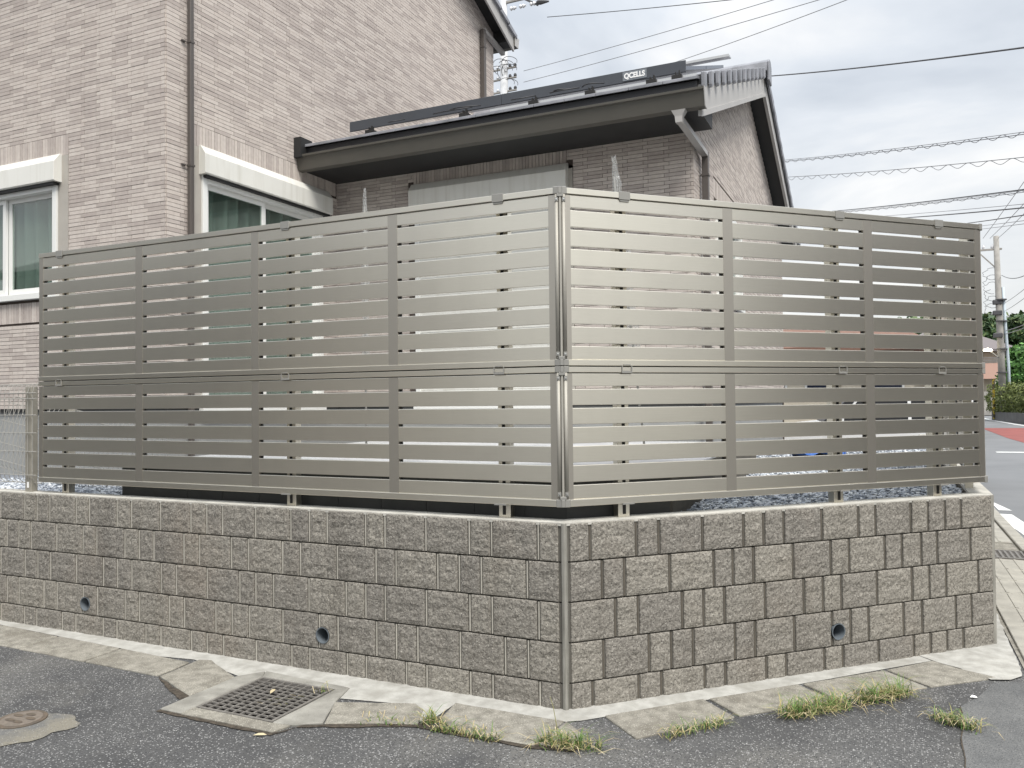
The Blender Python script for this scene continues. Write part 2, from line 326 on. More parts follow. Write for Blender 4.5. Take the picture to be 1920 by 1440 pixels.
def smooth_noise(p, f):
    return (math.sin(p[0] * f + 1.3 * math.sin(p[1] * f * 1.7 + 2.1)) + math.sin(p[1] * f * 1.3 + 1.1 * math.sin(p[2] * f * 0.9 + .7)) + math.sin(p[2] * f * 1.1 + p[0] * f * .6)) / 3
def zg(x, y):
    return 0.0 if y < 10 else min((y - 10) * 0.0125, 0.75)

# ------------------------------------------------------------------ ground and road
ys = [-150, -20, 10, 20, 30, 40, 50, 60, 70, 400]
mb = MB()
for i in range(len(ys) - 1):
    mb.add([(-300, ys[i], zg(0, ys[i])), (300, ys[i], zg(0, ys[i])), (300, ys[i + 1], zg(0, ys[i + 1])), (-300, ys[i + 1], zg(0, ys[i + 1]))], [(0, 1, 2, 3)])
tag(mb.build('ground', ASPH), kind='structure')
mb = MB()
ry = [2.9, 6, 10, 20, 30, 40, 50]
def rl(y): return 2.74 if y < 12 else 2.74 + (y - 12) * 0.02
def rr(y): return 9.5
for i in range(len(ry) - 1):
    a, b = ry[i], ry[i + 1]
    mb.add([(rl(a), a, zg(0, a) + .004), (rr(a), a, zg(0, a) + .004), (rr(b), b, zg(0, b) + .004), (rl(b), b, zg(0, b) + .004)], [(0, 1, 2, 3)])
tag(mb.build('road', ROADM), kind='structure')
def mark(name, poly, m, dz=0.008):
    return tag(MB().sheet(poly, lambda x, y: zg(x, y) + dz).build(name, m), kind='structure')
mark('red_road_patch', [(4.75, 32.6), (8.8, 33.0), (8.0, 23.2), (5.0, 23.5), (4.86, 25.9)], RED, .010)
mark('road_marking', [(3.9, 19.55), (5.6, 19.75), (5.6, 20.0), (3.9, 19.85)], ROADW)
mark('road_marking', [(5.5, 44.9), (6.25, 36), (6.6, 33.5), (7.2, 30.5), (7.36, 30.6), (6.75, 33.6), (6.42, 36.2), (5.75, 45.1)], ROADW)
mark('road_marking', [(2.77, 9.95), (2.93, 8.75), (2.78, 8.75)], ROADW)
cur = [(2.62, 8.4), (2.66, 7.7), (2.76, 7.0), (2.80, 6.3), (2.79, 5.7)]
mark('road_marking', cur + [(x + .26, y - .05) for x, y in reversed(cur)], ROADW)

# asphalt repair seam in the foreground, on the right
def wob(p, q, n, a):
    o = []
    for i in range(n + 1):
        t = i / n; o.append((p[0] + (q[0] - p[0]) * t + random.uniform(-a, a), p[1] + (q[1] - p[1]) * t + random.uniform(-a, a)))
    return o
sl = wob((1.76, .78), (1.66, -1.2), 24, .006)
tag(MB().sheet([(x - .003, y) for x, y in sl] + [(x + .001 + random.uniform(0, .004), y) for x, y in reversed(sl)], .005).build('asphalt_seam', DIRT), kind='structure')
PATCH = mat('repair_asphalt', (0.105, 0.108, 0.11), rough=0.88, spec=0.3, col2=(0.155, 0.157, 0.155), vscale=3.2, vdet=9,
            speck=[((0.06, 0.061, 0.063), 160, 0.5), ((0.24, 0.24, 0.235), 200, 0.84)], bump=[(130, 0.9, 0.005)])
tag(MB().sheet(sl + [(3.6, -1.2), (3.6, 1.2), (2.12, 1.30), (1.95, 1.235), (1.86, .98)], .003).build('asphalt_repair', PATCH), kind='structure')

# ------------------------------------------------------------------ block wall
E_ = 0.03
S2 = math.sqrt(.5)
def TL(s, d, z): return (-s, d, z)                                    # left run: s away from the corner, d behind the face
def TR(s, d, z): return (s * S2 - d * S2, s * S2 + d * S2, z)          # run across the cut corner
FX = FY = 2.0134
def TT(s, d, z): return (FX - d, FY + s, z)                            # run along the side road
wall = empty('block_wall', (0, 0, 0))
tag(wall, 'low retaining wall of rough split-face grey blocks with three weep pipes', 'block wall')
c0 = E_ - .026
k = math.sqrt(2) - 1
def offp(e):                            # outline of the wall face offset e towards the street
    return [(-9, -e), (k * e, -e), (FX + e, FY - k * e), (FX + e, 11)]
core_poly = offp(c0) + list(reversed(offp(-.10)))
core = MB().prism(core_poly, -.2, .900).build('core', JOINT, wall)
ZJ = [-.067, .130, .327, .525, .722, .914]
bands = []
for za, zb in zip(ZJ, ZJ[1:]):
    bands.append(MB().prism(offp(E_ - .0105) + list(reversed(offp(E_ - .034))), za + .004, min(zb - .004, .9)).build('joint_band', JOINT, wall))
def split_mesh(w, h, seed):
    r = random.Random(seed); ox, oz = r.uniform(0, 50), r.uniform(0, 50)
    def ticks(L, n): return [0, .003, .010] + [.010 + (L - .020) * q / n for q in range(1, n)] + [L - .010, L - .003, L]
    X = ticks(w, max(5, int(w / .018))); Z = ticks(h, 10); nx, nz = len(X) - 1, len(Z) - 1
    vs = []; fs = []
    for j, z in enumerate(Z):
        for i, x in enumerate(X):
            ed = min(min(x, w - x), min(z, h - z))
            dsp = 0.0035 * smooth_noise((x + ox, z + oz, ox), 42) + 0.0025 * smooth_noise((x + oz, z + ox, oz), 95) + r.uniform(-.0016, .0016)
            if ed < 1e-6: d = 0.0045
            elif ed < .004: d = .001 + r.uniform(-.0008, .0012)
            elif ed < .011: d = -.0005 + r.uniform(-.001, .0015)
            else: d = -.002 - dsp
            vs.append((x, d, z))
    for j in range(nz):
        for i in range(nx):
            a = j * (nx + 1) + i; fs.append((a, a + 1, a + nx + 2, a + nx + 1))
    # closed back so the block is a solid piece
    bd = [i for i in range(nx + 1)] + [j * (nx + 1) + nx for j in range(1, nz + 1)] + [nz * (nx + 1) + i for i in range(nx - 1, -1, -1)] + [j * (nx + 1) for j in range(nz - 1, 0, -1)]
    n0 = len(vs)
    for q in bd: vs.append((vs[q][0], .026, vs[q][2]))
    for q in range(len(bd)): fs.append((bd[q], n0 + q, n0 + (q + 1) % len(bd), bd[(q + 1) % len(bd)]))
    fs.append(tuple(n0 + q for q in range(len(bd))))
    m = MB(); m.add(vs, fs)
    me = m.mesh('block', BLOCK, smooth=False, fix=True)
    return me
VAR = {.258: [split_mesh(.258 - .019, .197 - .005, i) for i in range(7)], .129: [split_mesh(.129 - .019, .197 - .005, 40 + i) for i in range(6)],
       .19: [split_mesh(.19 - .019, .197 - .005, 80 + i) for i in range(3)]}
LJ = [[-4.276, -4.016, -3.887, -3.756, -3.492, -3.363, -3.102, -2.971, -2.714, -2.456, -2.326, -2.199, -1.942, -1.679, -1.546, -1.421, -1.161, -1.034, -.776, -.516, -.387, -.128],
      [-4.206, -4.079, -3.946, -3.685, -3.424, -3.292, -3.031, -2.902, -2.772, -2.515, -2.386, -2.129, -1.998, -1.74, -1.611, -1.352, -1.093, -.964, -.705, -.576, -.448, -.19],
      [-4.27, -4.011, -3.878, -3.747, -3.488, -3.23, -3.099, -2.968, -2.708, -2.58, -2.323, -2.064, -1.941, -1.809, -1.551, -1.293, -1.162, -1.035, -.776, -.516, -.387, -.129],
      [-4.203, -4.074, -3.815, -3.68, -3.423, -3.286, -3.029, -2.9, -2.64, -2.511, -2.254, -2.125, -1.99, -1.74, -1.478, -1.35, -1.092, -.965, -.831, -.574, -.315, -.188],
      [-4.268, -4.016, -3.888, -3.627, -3.495, -3.232, -3.104, -2.843, -2.712, -2.453, -2.325, -2.193, -1.94, -1.676, -1.547, -1.288, -1.161, -.903, -.776, -.515, -.387, -.127]]
RJ = [[.13, .39, .52, .781, 1.038, 1.168, 1.299, 1.558, 1.814, 1.939, 2.203, 2.334, 2.468, 2.596],
      [.195, .32, .581, .848, .968, 1.098, 1.357, 1.615, 1.744, 2.004, 2.131, 2.277, 2.4, 2.664],
      [.266, .395, .654, .783, .912, 1.169, 1.427, 1.557, 1.685, 1.941, 2.203, 2.334, 2.466, 2.724],
      [.198, .455, .586, .715, .973, 1.102, 1.359, 1.616, 1.746, 1.875, 2.135, 2.275, 2.537, 2.664],
      [.135, .393, .525, .783, .911, 1.17, 1.3, 1.558, 1.688, 1.943, 2.206, 2.336, 2.464, 2.594]]
blocks = []
beads = [MB() for _ in range(10)]
def put_block(run, s0, s1, ci):
    z0, z1 = ZJ[4 - ci] + .003, ZJ[5 - ci] - .003
    wd = s1 - s0 - .019
    key = min(VAR, key=lambda q: abs(q - (s1 - s0)))
    me = random.choice(VAR[key])
    o = bpy.data.objects.new('block', me)
    sx = wd / (key - .019); sz = (z1 - z0) / .192
    off = random.uniform(-.0012, .0012)
    if run == 'L':
        o.location = (s0 + .0095, -E_ + off, z0); o.rotation_euler = (0, 0, 0)
    else:
        q = s0 + .0095; o.location = (q * S2 + E_ * S2 + off, q * S2 - E_ * S2, z0); o.rotation_euler = (0, 0, math.pi / 4)
    o.scale = (sx, 1, sz)
    # rounded pointing bead standing in the joint at the start of the block
    if not (run == 'R' and s0 < .02):
        dep = .0035 if run == 'L' else .007
        bp_ = [(-.0050, .012), (-.0036, dep + .002), (0, dep), (.0036, dep + .002), (.0050, .012)]
        TT_ = (lambda a, d, z: (a, -E_ + d, z)) if run == 'L' else (lambda a, d, z: TR(a, d - E_, z))
        beads[ci + (5 if run == 'R' else 0)].add([TT_(s0 + a, d, z) for z in (z0 + .003, z1 - .003) for a, d in bp_], [(0, 1, 6, 5), (1, 2, 7, 6), (2, 3, 8, 7), (3, 4, 9, 8), (4, 0, 5, 9), (5, 6, 7, 8, 9), (0, 4, 3, 2, 1)])
    link(o, wall); blocks.append((o, run, s0, s1, z0, z1)); return o
for ci in range(5):
    xs = LJ[ci]; pre = []
    x = xs[0]
    for q in (.258, .129, .258, .258, .129, .129, .258):
        x -= q; pre.append(x)
    xs = list(reversed(pre)) + xs
    for a, b in zip(xs, xs[1:]): put_block('L', a, b, ci)
    put_block('L', xs[-1], -.012 + .0, ci)
    rs = RJ[ci]
    put_block('R', .012, rs[0], ci)
    for a, b in zip(rs, rs[1:]): put_block('R', a, b, ci)
    put_block('R', rs[-1], 2.858, ci)
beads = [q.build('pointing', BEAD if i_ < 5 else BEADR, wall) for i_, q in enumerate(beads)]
for q in beads: q['kind'] = 'stuff'
# weep pipes: cut the holes, then set a pipe in each
def dg_mesh(o): return bpy.data.meshes.new_from_object(o.evaluated_get(bpy.context.evaluated_depsgraph_get()))
def cut(o, cutter):
    md = o.modifiers.new('hole', 'BOOLEAN'); md.operation = 'DIFFERENCE'; md.object = cutter; md.solver = 'EXACT'
pipes = [('L', -3.392, .203), ('L', -1.449, .210), ('R', 1.653, .211)]
cutters = []
for run, s, z in pipes:
    if run == 'L': p0, p1 = (s, -.12, z), (s, .085, z); q0, q1 = (s, -E_ - .006, z), (s, .085, z)
    else: p0, p1 = TR(s, -.12, z), TR(s, .085, z); q0, q1 = TR(s, -E_ - .006, z), TR(s, .085, z)
    ct = MB().tube([p0, p1], .0465, 24).build('cutter', None); cutters.append(ct)
    cut(core, ct)
    for q in bands + beads: cut(q, ct)
    for o, r_, a, b, z0, z1 in blocks:
        if r_ == run and a - .055 < s < b + .055 and z0 - .05 < z < z1 + .05: cut(o, ct)
    # pipe with a real bore
    n = 28; P0, P1 = Vector(q0), Vector(q1); d = (P1 - P0).normalized(); X_ = Vector((0, 0, 1)); Y_ = d.cross(X_)
    vs = []
    for P_, R_ in ((P0, .046), (P0, .041), (P1, .041), (P1, .046)):
        for i in range(n):
            a = 2 * math.pi * i / n; vs.append(tuple(P_ + (X_ * math.cos(a) + Y_ * math.sin(a)) * R_))
    fs = []
    for ring in range(3):
        for i in range(n): fs.append((ring * n + i, ring * n + (i + 1) % n, (ring + 1) * n + (i + 1) % n, (ring + 1) * n + i))
    fs.append(tuple(range(2 * n, 3 * n)))
    MB().add(vs, fs).build('weep_pipe', PVC, wall, smooth=False)
bpy.context.view_layer.update()
for o in [core] + bands + beads + [b[0] for b in blocks]:
    if o.modifiers:
        me = dg_mesh(o); o.modifiers.clear(); o.data = me
for ct in cutters: bpy.data.objects.remove(ct, do_unlink=True)
# smooth vertical joint at the corner and at the far end
cm = MB()
cm.prism([(-.006, -E_ + .0045), (.001, -E_ + .001), (k * E_ + .001, -E_ - .001), (.0205, -E_ + .0075), (.0205, .0), (-.006, .02)], -.12, .9135)
cm.build('corner_joint', CORNERM, wall, bev=.002)
cm = MB().prism([(FX + .014, FY - .018 - k * E_), (FX + E_ + .001, FY - k * E_ - .002), (FX + E_ + .001, FY + .05), (FX - .02, FY + .05)], -.12, .913)
cm.build('end_joint', CORNERM, wall, bev=.002)
# trowelled top
tp = MB().prism(offp(E_ - .004) + list(reversed(offp(-.098))), .9005, lambda x, y: .9155 + .002 * math.sin(x * 9 + y * 5))
tp.build('coping', CAP, wall)

# ------------------------------------------------------------------ gutter: mortar strip, kerb blocks, drain
gm = MB()
edge = [(-9, -.10), (-4.16, -.104), (-2.9, -.165), (-2.54, -.187), (-2.30, -.15), (-1.80, -.283), (-1.735, -.165), (-1.15, -.19), (-1.11, -.33), (-.76, -.266), (-.66, -.28), (-.575, -.43), (-.535, -.40), (-.53, -.168), (.057, -.159),
        (.122, -.117)]
redge = [(.872, .65), (1.674, 1.507)]
base = [(x, -.015) for x, _ in edge[:-1]] + [(.0, -.015)]
def strip(ed, ba):
    for (a, b), (p, q) in zip(zip(ed, ed[1:]), zip(ba, ba[1:])):
        gm.add([(a[0], a[1], .0045), (b[0], b[1], .0045), (q[0], q[1], .006), (p[0], p[1], .006)], [(0, 1, 2, 3)])
strip(edge, base)
rb = [(.0, -.015)] + [((x + y) / 2 + .01, (x + y) / 2 - .01) for x, y in redge]
strip([edge[-1]] + redge, rb)
gut = gm.build('gutter', WHITEMORT, fix=False); tag(gut, kind='structure')
def jit(poly, a=.004, step=.09):
    o = []
    for i, p in enumerate(poly):
        q = poly[(i + 1) % len(poly)]; L = math.dist(p, q); n = max(1, int(L / step))
        for j in range(n):
            t = j / n; o.append((p[0] + (q[0] - p[0]) * t + random.uniform(-a, a), p[1] + (q[1] - p[1]) * t + random.uniform(-a, a)))
    return o
def kerb(poly, top=.009, a=.003, m=None, name='kerb_block'):
    tx, ty = random.uniform(-.006, .006), random.uniform(-.006, .004)
    cx = sum(p[0] for p in poly) / len(poly); cy = sum(p[1] for p in poly) / len(poly)
    return MB().prism(jit(poly, a), -.06, lambda x, y: top + tx * (x - cx) + ty * (y - cy)).build(name, m or KERB, gut, bev=.004)
jx = [-7.76, -7.15, -6.54, -5.93, -5.32, -4.71, -4.10, -3.49, -2.88, -2.262]
def by(x): return -.108 if x < -4.2 else -.108 - (x + 4.2) * .05
for a, b in zip(jx, jx[1:]):
    kerb([(a + .012, -.415 - max(0, (a + 4)) * .02), (b, -.415 - max(0, (b + 4)) * .02), (b - .015, by(b)), (a + .0, by(a))])
kerb([(-2.235, -.455), (-1.850, -.612), (-1.846, -.297), (-2.19, -.125), (-2.262, -.148)])
kerb([(-1.096, -.392), (-.975, -.632), (-.75, -.532), (-.568, -.462), (-.633, -.297), (-.712, -.238)])
kerb([(-.532, -.162), (-.5, -.365), (-.358, -.474), (-.096, -.467), (.026, -.462), (.052, -.157)])
kerb([(.063, -.155), (.041, -.442), (.2, -.426), (.177, -.255)], .008)
def SN(s, n): return ((s + n) * S2, (s - n) * S2)
for s0, s1, n0, n1 in ((.13, .70, .45, .40), (.716, 1.28, .40, .40), (1.296, 1.86, .41, .44)):
    kerb([SN(s0, .162), SN(s0 + .01, n0), SN(s1, n1), SN(s1 - .008, .150)])
kerb([SN(1.876, .15), SN(1.88, .44), SN(2.32, .47), SN(2.26, .30), SN(2.235, .125)])
# dark dirt in the joint of the broken kerb
tag(MB().sheet(jit([(-2.262, -.46), (-2.23, -.475), (-1.90, -.66), (-1.80, -.685), (-1.845, -.60), (-2.1, -.52)], .012, .05), .005).build('dirt_wedge', DIRT), kind='structure')
dl = [(-1.85, -.83), (-1.5, -.84), (-1.12, -.835), (-1.07, -.72), (-.96, -.665), (-.56, -.49), (-.36, -.50), (.03, -.49), (.21, -.45)]
tag(MB().sheet(jit(dl + [(x + .01, y + .045) for x, y in reversed(dl)], .006, .05), .0045).build('gutter_dirt', DIRT), kind='structure')
# drain box round the grate
GX0, GX1, GY0, GY1 = -1.695, -1.212, -.722, -.245
kerb([(-1.842, -.81), (GX0 - .006, -.81), (GX0 - .006, GY1 + .006), (-1.75, -.16), (-1.838, -.29)], .011, .002, CONC, 'drain_surround')
kerb([(GX0 - .0, -.815), (-1.13, -.81), (-1.105, -.715), (GX1 + .006, GY0 - .006), (GX0, GY0 - .006)], .012, .002, KERB, 'drain_surround')
kerb([(GX1 + .008, GY0 - .002), (-1.10, -.708), (-.985, -.632), (-1.105, -.36), (-1.15, -.195), (GX1 + .008, GY1)], .011, .002, CONC, 'drain_surround')
kerb([(-1.745, -.158), (GX0 - .004, GY1 + .008), (GX1 + .004, GY1 + .008), (-1.15, -.19)], .011, .002, CONC, 'drain_surround')
# the ground sheet is opened under the grate by a real pit: rebuild it with a hole
gobj = bpy.data.objects['ground']
hole = B((GX0, GY0, -.4), (GX1, GY1, .3)).build('cutter', None)
me = gobj.data; bm = bmesh.new(); bm.from_mesh(me)
for co_, no_ in (((GX0, 0, 0), (1, 0, 0)), ((GX1, 0, 0), (1, 0, 0)), ((0, GY0, 0), (0, 1, 0)), ((0, GY1, 0), (0, 1, 0))):
    bmesh.ops.bisect_plane(bm, geom=bm.verts[:] + bm.edges[:] + bm.faces[:], plane_co=co_, plane_no=no_)
bmesh.ops.delete(bm, geom=[f for f in bm.faces if GX0 < f.calc_center_median().x < GX1 and GY0 < f.calc_center_median().y < GY1], context='FACES')
bm.to_mesh(me); bm.free(); bpy.data.objects.remove(hole, do_unlink=True)
pit = MB()
pit.add([(GX0, GY0, -.32), (GX1, GY0, -.32), (GX1, GY1, -.32), (GX0, GY1, -.32), (GX0, GY0, .0), (GX1, GY0, .0), (GX1, GY1, .0), (GX0, GY1, .0)],
        [(0, 1, 2, 3), (0, 1, 5, 4), (1, 2, 6, 5), (2, 3, 7, 6), (3, 0, 4, 7)])
tag(pit.build('drain_pit', PIT), kind='structure')
grate = empty('drain_grate', (0, 0, 0)); tag(grate, 'square steel drain grate set in concrete beside the gutter', 'drain grate')
fr = MB(); t = .016; zt = .011
fr.box((GX0, GY0, -.02), (GX1, GY0 + t, zt)); fr.box((GX0, GY1 - t, -.02), (GX1, GY1, zt)); fr.box((GX0, GY0 + t, -.02), (GX0 + t, GY1 - t, zt)); fr.box((GX1 - t, GY0 + t, -.02), (GX1, GY1 - t, zt))
fr.build('frame', GALV, grate)
nb = 9
for i in range(1, nb):
    x = GX0 + t + (GX1 - GX0 - 2 * t) * i / nb; B((x - .0042, GY0 + t, .0), (x + .0042, GY1 - t, .008)).build('bar', GALV, grate)
for i in range(1, 12):
    y = GY0 + t + (GY1 - GY0 - 2 * t) * i / 12; B((GX0 + t, y - .0035, .002), (GX1 - t, y + .0035, .0095)).build('cross_bar', GALV, grate)
# manhole
mh = empty('manhole_cover', (-2.36, -1.17, 0)); tag(mh, 'small round rusty manhole cover in the asphalt at the left edge', 'manhole cover')
def disc(r, z0, z1, n=40): return MB().tube([(0, 0, z0), (0, 0, z1)], r, n)
disc(.112, -.02, .010).build('ring', IRON, mh, bev=.002); disc(.092, -.01, .0125).build('lid', IRON2, mh, bev=.002)
for a in range(5):
    an = a * 2 * math.pi / 5 + .3; MB().add([(math.cos(an) * .048 + .024 * math.cos(q) * (1.3 if 1 else 1), math.sin(an) * .048 + .014 * math.sin(q), .0145) for q in np.linspace(0, 2 * math.pi, 14)[:-1]], [tuple(range(13))]).build('stud', IRON, mh)
ringp = []
for q in np.linspace(0, 2 * math.pi, 70)[:-1]:
    rr_ = .118 + .19 * max(0.0, math.cos(q + .45)) ** .7 * (1 + .12 * math.sin(5 * q) + .08 * math.sin(11 * q))
    ringp.append((-2.36 + rr_ * math.cos(q) * 1.05, -1.17 + rr_ * math.sin(q)))
tag(MB().sheet(jit(ringp, .009, .016), .004).build('manhole_mortar', SANDY), kind='structure')

# white concrete apron at the right end of the wall, pavement slabs, kerb
ap = [(1.60, 1.575), (1.66, 1.495), (1.80, 1.40), (1.87, 1.315), (1.945, 1.262), (2.03, 1.29), (2.10, 1.385), (2.115, 1.8), (2.12, 2.4), (2.125, 2.9), (2.035, 2.9), (2.035, 2.02)]
tag(MB().sheet(jit(ap, .006, .05), lambda x, y: .0085).build('concrete_apron', WHITEMORT), kind='structure')
walk = tag(MB().sheet([(2.04, 2.88), (2.12, 2.88), (2.125, .8), (2.72, .8), (2.74, 9), (2.04, 9)], .006).build('sidewalk', KERB), kind='structure')
yy = .95
while yy < 8.6:
    ln = .5
    if not (4.83 < yy + .25 < 5.75):
        for xa, xb in ((2.145, 2.60),):
            MB().prism([(xa, yy), (xb, yy), (xb, yy + ln - .012), (xa, yy + ln - .012)], -.05, .02).build('paving_slab', SLABM, walk, bev=.004)
            for gx in (2.26, 2.37, 2.48):
                B((gx, yy + .01, .0205), (gx + .02, yy + ln - .022, .0245)).build('slab_rib', SLABM, walk)
    yy += ln
for i in range(9):
    y0 = .9 + i * .9
    MB().prism([(2.615, y0), (2.735, y0), (2.735, y0 + .89), (2.615, y0 + .89)], -.05, .05 if 4.6 > y0 else .035).build('kerbstone', SLABM, walk, bev=.008)
gr2 = empty('kerb_grate', (2.37, 5.2, 0)); tag(gr2, 'small dark drain grate across the pavement beside the road', 'drain grate')
MB().box((-.21, -.22, .0), (.24, -.19, .026)).box((-.21, .19, .0), (.24, .22, .026)).box((-.21, -.19, 0), (-.19, .19, .026)).box((.22, -.19, 0), (.24, .19, .026)).build('frame', GALV, gr2)
B((-.19, -.19, .0), (.22, .19, .010)).build('sump', PIT, gr2)
for i in range(9): B((-.19 + i * .0455, -.19, .011), (-.17 + i * .0455, .19, .024)).build('bar', GALV, gr2)
for i in range(7): B((-.19, -.17 + i * .054, .0115), (.22, -.158 + i * .054, .0225)).build('cross_bar', GALV, gr2)

# ------------------------------------------------------------------ slat fence
fence = empty('slat_fence', (0, 0, 0)); tag(fence, 'tall champagne aluminium fence of horizontal slats in two tiers on the block wall', 'fence')
TIERS = [dict(zt=2.583, zr=2.553, zb0=1.692, zb1=1.721, gaps=[2.479, 2.3815, 2.284, 2.1865, 2.089, 1.9915, 1.894, 1.7965]),
         dict(zt=1.686, zr=1.658, zb0=.990, zb1=1.024, gaps=[1.5815, 1.4865, 1.391, 1.296, 1.2005, 1.1025])]
GAP = .0145
slat_cache = {}
def slat(T, rot, s0, s1, z0, z1, parent):
    L = round(s1 - s0, 4); h = round(z1 - z0, 4); key = (L, h)
    if key not in slat_cache:
        pr = [(.007, 0), (.020, 0), (.020, h), (.007, h), (.0062, h - .002), (.0062, .002)]
        slat_cache[key] = MB().ext(pr, 0, L, 'x').mesh('slat', ALU)
    o = bpy.data.objects.new('slat', slat_cache[key])
    if rot == 'L': o.location = (-s1, 0, z0)
    elif rot == 'R': o.location = TR(s0, 0, z0); o.rotation_euler = (0, 0, math.pi / 4)
    else: o.location = (FX, FY + s0, z0); o.rotation_euler = (0, 0, math.pi / 2)
    return link(o, parent)
RUNS = [('L', TL, 0.012, 3.912, [(.030, .066), (.960, 1.022), (1.939, 1.996), (2.907, 2.970), (3.872, 3.912)], [.346, 1.735, 3.70]),
        ('R', TR, 0.008, 2.842, [(.019, .058), (.959, 1.021), (1.921, 1.984), (2.794, 2.838)], [.362, 1.748, 2.498]),
        ('T', TT, 0.020, 3.960, [(.022, .062), (1.0, 1.06), (1.97, 2.03), (2.94, 3.0), (3.92, 3.96)], [.36, 1.75, 3.5])]
for rot, T, sa, sb, stiles, posts in RUNS:
    for ti, t_ in enumerate(TIERS):
        m = MB(T)
        m.box((sa, 0, t_['zr']), (sb, .032, t_['zt'])); m.box((sa, 0, t_['zb0']), (sb, .032, t_['zb1']))
        pan = m.build('panel_frame', ALU, fence, bev=.0015)
        for a, b in stiles:
            B((a, .0055, t_['zb1'] + .0005), (b, .024, t_['zr'] - .0045), T).build('stile', ALUV, pan)
        ed = [t_['zr'] - .0055] + [q for q in t_['gaps']] ; 
        zs = []
        top = t_['zr'] - .0055
        for g in t_['gaps']:
            zs.append((g + GAP / 2, top)); top = g - GAP / 2
        zs.append((t_['zb1'] + .001, top))
        for (a0, a1), (b0, b1) in zip(stiles, stiles[1:]):
            for z0, z1 in zs: slat(T, rot, a1 - .0, b0 + .0, z0, z1, pan)
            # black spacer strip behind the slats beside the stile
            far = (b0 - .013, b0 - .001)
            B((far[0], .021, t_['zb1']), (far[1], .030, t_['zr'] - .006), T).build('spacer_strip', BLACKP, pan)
    for za, zb in ((2.541, 2.556), (1.650, 1.7235)):      # black strips put behind the rail seams for the shade of deep gaps
        B((sa + .03, .0335 if za > 2 else .0325, za), (sb - .01, .037, zb), T).build('seam_shade', BLACKP, fence)
    for p in posts:
        m = MB(T); m.box((p - .033, .050, .86), (p + .033, .100, 2.56)); po = m.build('post', ALU, fence, bev=.0015)
        for q in (-.007,): B((p + q, .047, .93), (p + q + .017, .0495, 2.55), T).build('channel', BLACKP, po)
        m = MB(T); m.box((p - .032, -.003, 2.545), (p + .032, .060, 2.5875)); m.box((p - .026, .0, 2.535), (p + .026, .05, 2.545)); m.build('rail_cap', ALUG, fence, bev=.0015)
        m = MB(T); m.box((p - .030, -.0045, 1.655), (p + .030, .05, 1.661)); m.box((p - .030, -.0045, 1.661), (p - .0245, -.0003, 1.692)); m.box((p + .0245, -.0045, 1.661), (p + .030, -.0003, 1.692))
        m.box((p - .020, -.004, 1.6945), (p + .020, -.0003, 1.6995)); m.box((p - .0245, -.003, 1.661), (p + .0245, -.0003, 1.667)); m.build('clip', ALUG, fence)
        m = MB(T); m.box((p - .034, -.003, .985), (p + .034, .05, .9895)); m.box((p - .034, -.003, .9895), (p + .034, -.0003, .994)); m.build('clip', ALUG, fence)
# corner post pieces
def corner(cx, cy, bis, name):
    f_ = MB()
    for za, zb in ((2.548, 2.586), (1.6575, 1.6885), (1.6900, 1.7235), (.988, 1.026)):
        pass
    return f_
ca = math.radians(22.5)
out_ = Vector((math.sin(ca), -math.cos(ca), 0)); side_ = Vector((math.cos(ca), math.sin(ca), 0))
def CP(a, b, z):  # a along the face, b outward from the corner
    p = side_ * a + out_ * b; return (p.x, p.y, z)
m = MB(lambda a, b, z: CP(a, b, z))
for z0, z1 in ((1.024, 1.660), (1.722, 2.555)): m.tube([(-.0175, -.017, z0), (-.0175, -.017, z1)], .0105, 16).tube([(.0175, -.017, z0), (.0175, -.017, z1)], .0105, 16)
m.build('corner_tube', TUBEM, fence, smooth=True)
m = MB(lambda a, b, z: CP(a, b, z))
for z0, z1 in ((1.024, 1.660), (1.722, 2.555)): m.box((-.006, -.03, z0), (.006, -.004, z1))
m.build('corner_mullion', TUBEM, fence, bev=.002)
B((-.034, -.05, .995), (.034, -.034, 2.56), lambda a, b, z: CP(a, b, z)).build('corner_backing', BLACKP, fence)
for z0, z1, fl in ((2.550, 2.588, -1), (1.6905, 1.7245, 1), (1.6565, 1.6885, -1), (.987, 1.027, 1)):
    for T in (TL, TR):
        B((.0085, -.003, z0), (.038, .036, z1), T).build('corner_cap', ALUG, fence, bev=.003)
    m = MB(lambda a, b, z: CP(a, b, z)); m.box((-.009, -.03, z0 + .001), (.009, .001, z1 - .001))
    zz0 = z0 - .014 if fl < 0 else z1 - .002
    m.box((-.016, -.03, zz0), (.016, .0, zz0 + .016)); m.build('hinge', ALUG, fence, bev=.002)
    for sg in (-1, 1):
        zs_ = zz0 - .012 if fl < 0 else zz0 + .028
        B((sg * .0185 - .0085, -.02, zs_ - .010), (sg * .0185 + .0085, -.0045, zs_ + .010), lambda a, b, z: CP(a, b, z)).build('screw_plate', ALUG, fence)
        MB(lambda a, b, z: CP(a, b, z)).tube([(sg * .0185, -.006, zs_), (sg * .0185, -.001, zs_)], .0042, 10).build('screw', STEEL, fence)
# far end cap where the fence turns along the road
for z0, z1 in ((2.549, 2.587), (1.6905, 1.7245), (1.6565, 1.6885), (.987, 1.027)):
    MB().prism([TR(2.826, -.002, 0)[:2], TR(2.850, -.002, 0)[:2], (FX + .006, FY + .035), (FX - .03, FY + .03)], z0, z1).build('corner_cap', ALUG, fence, bev=.002)

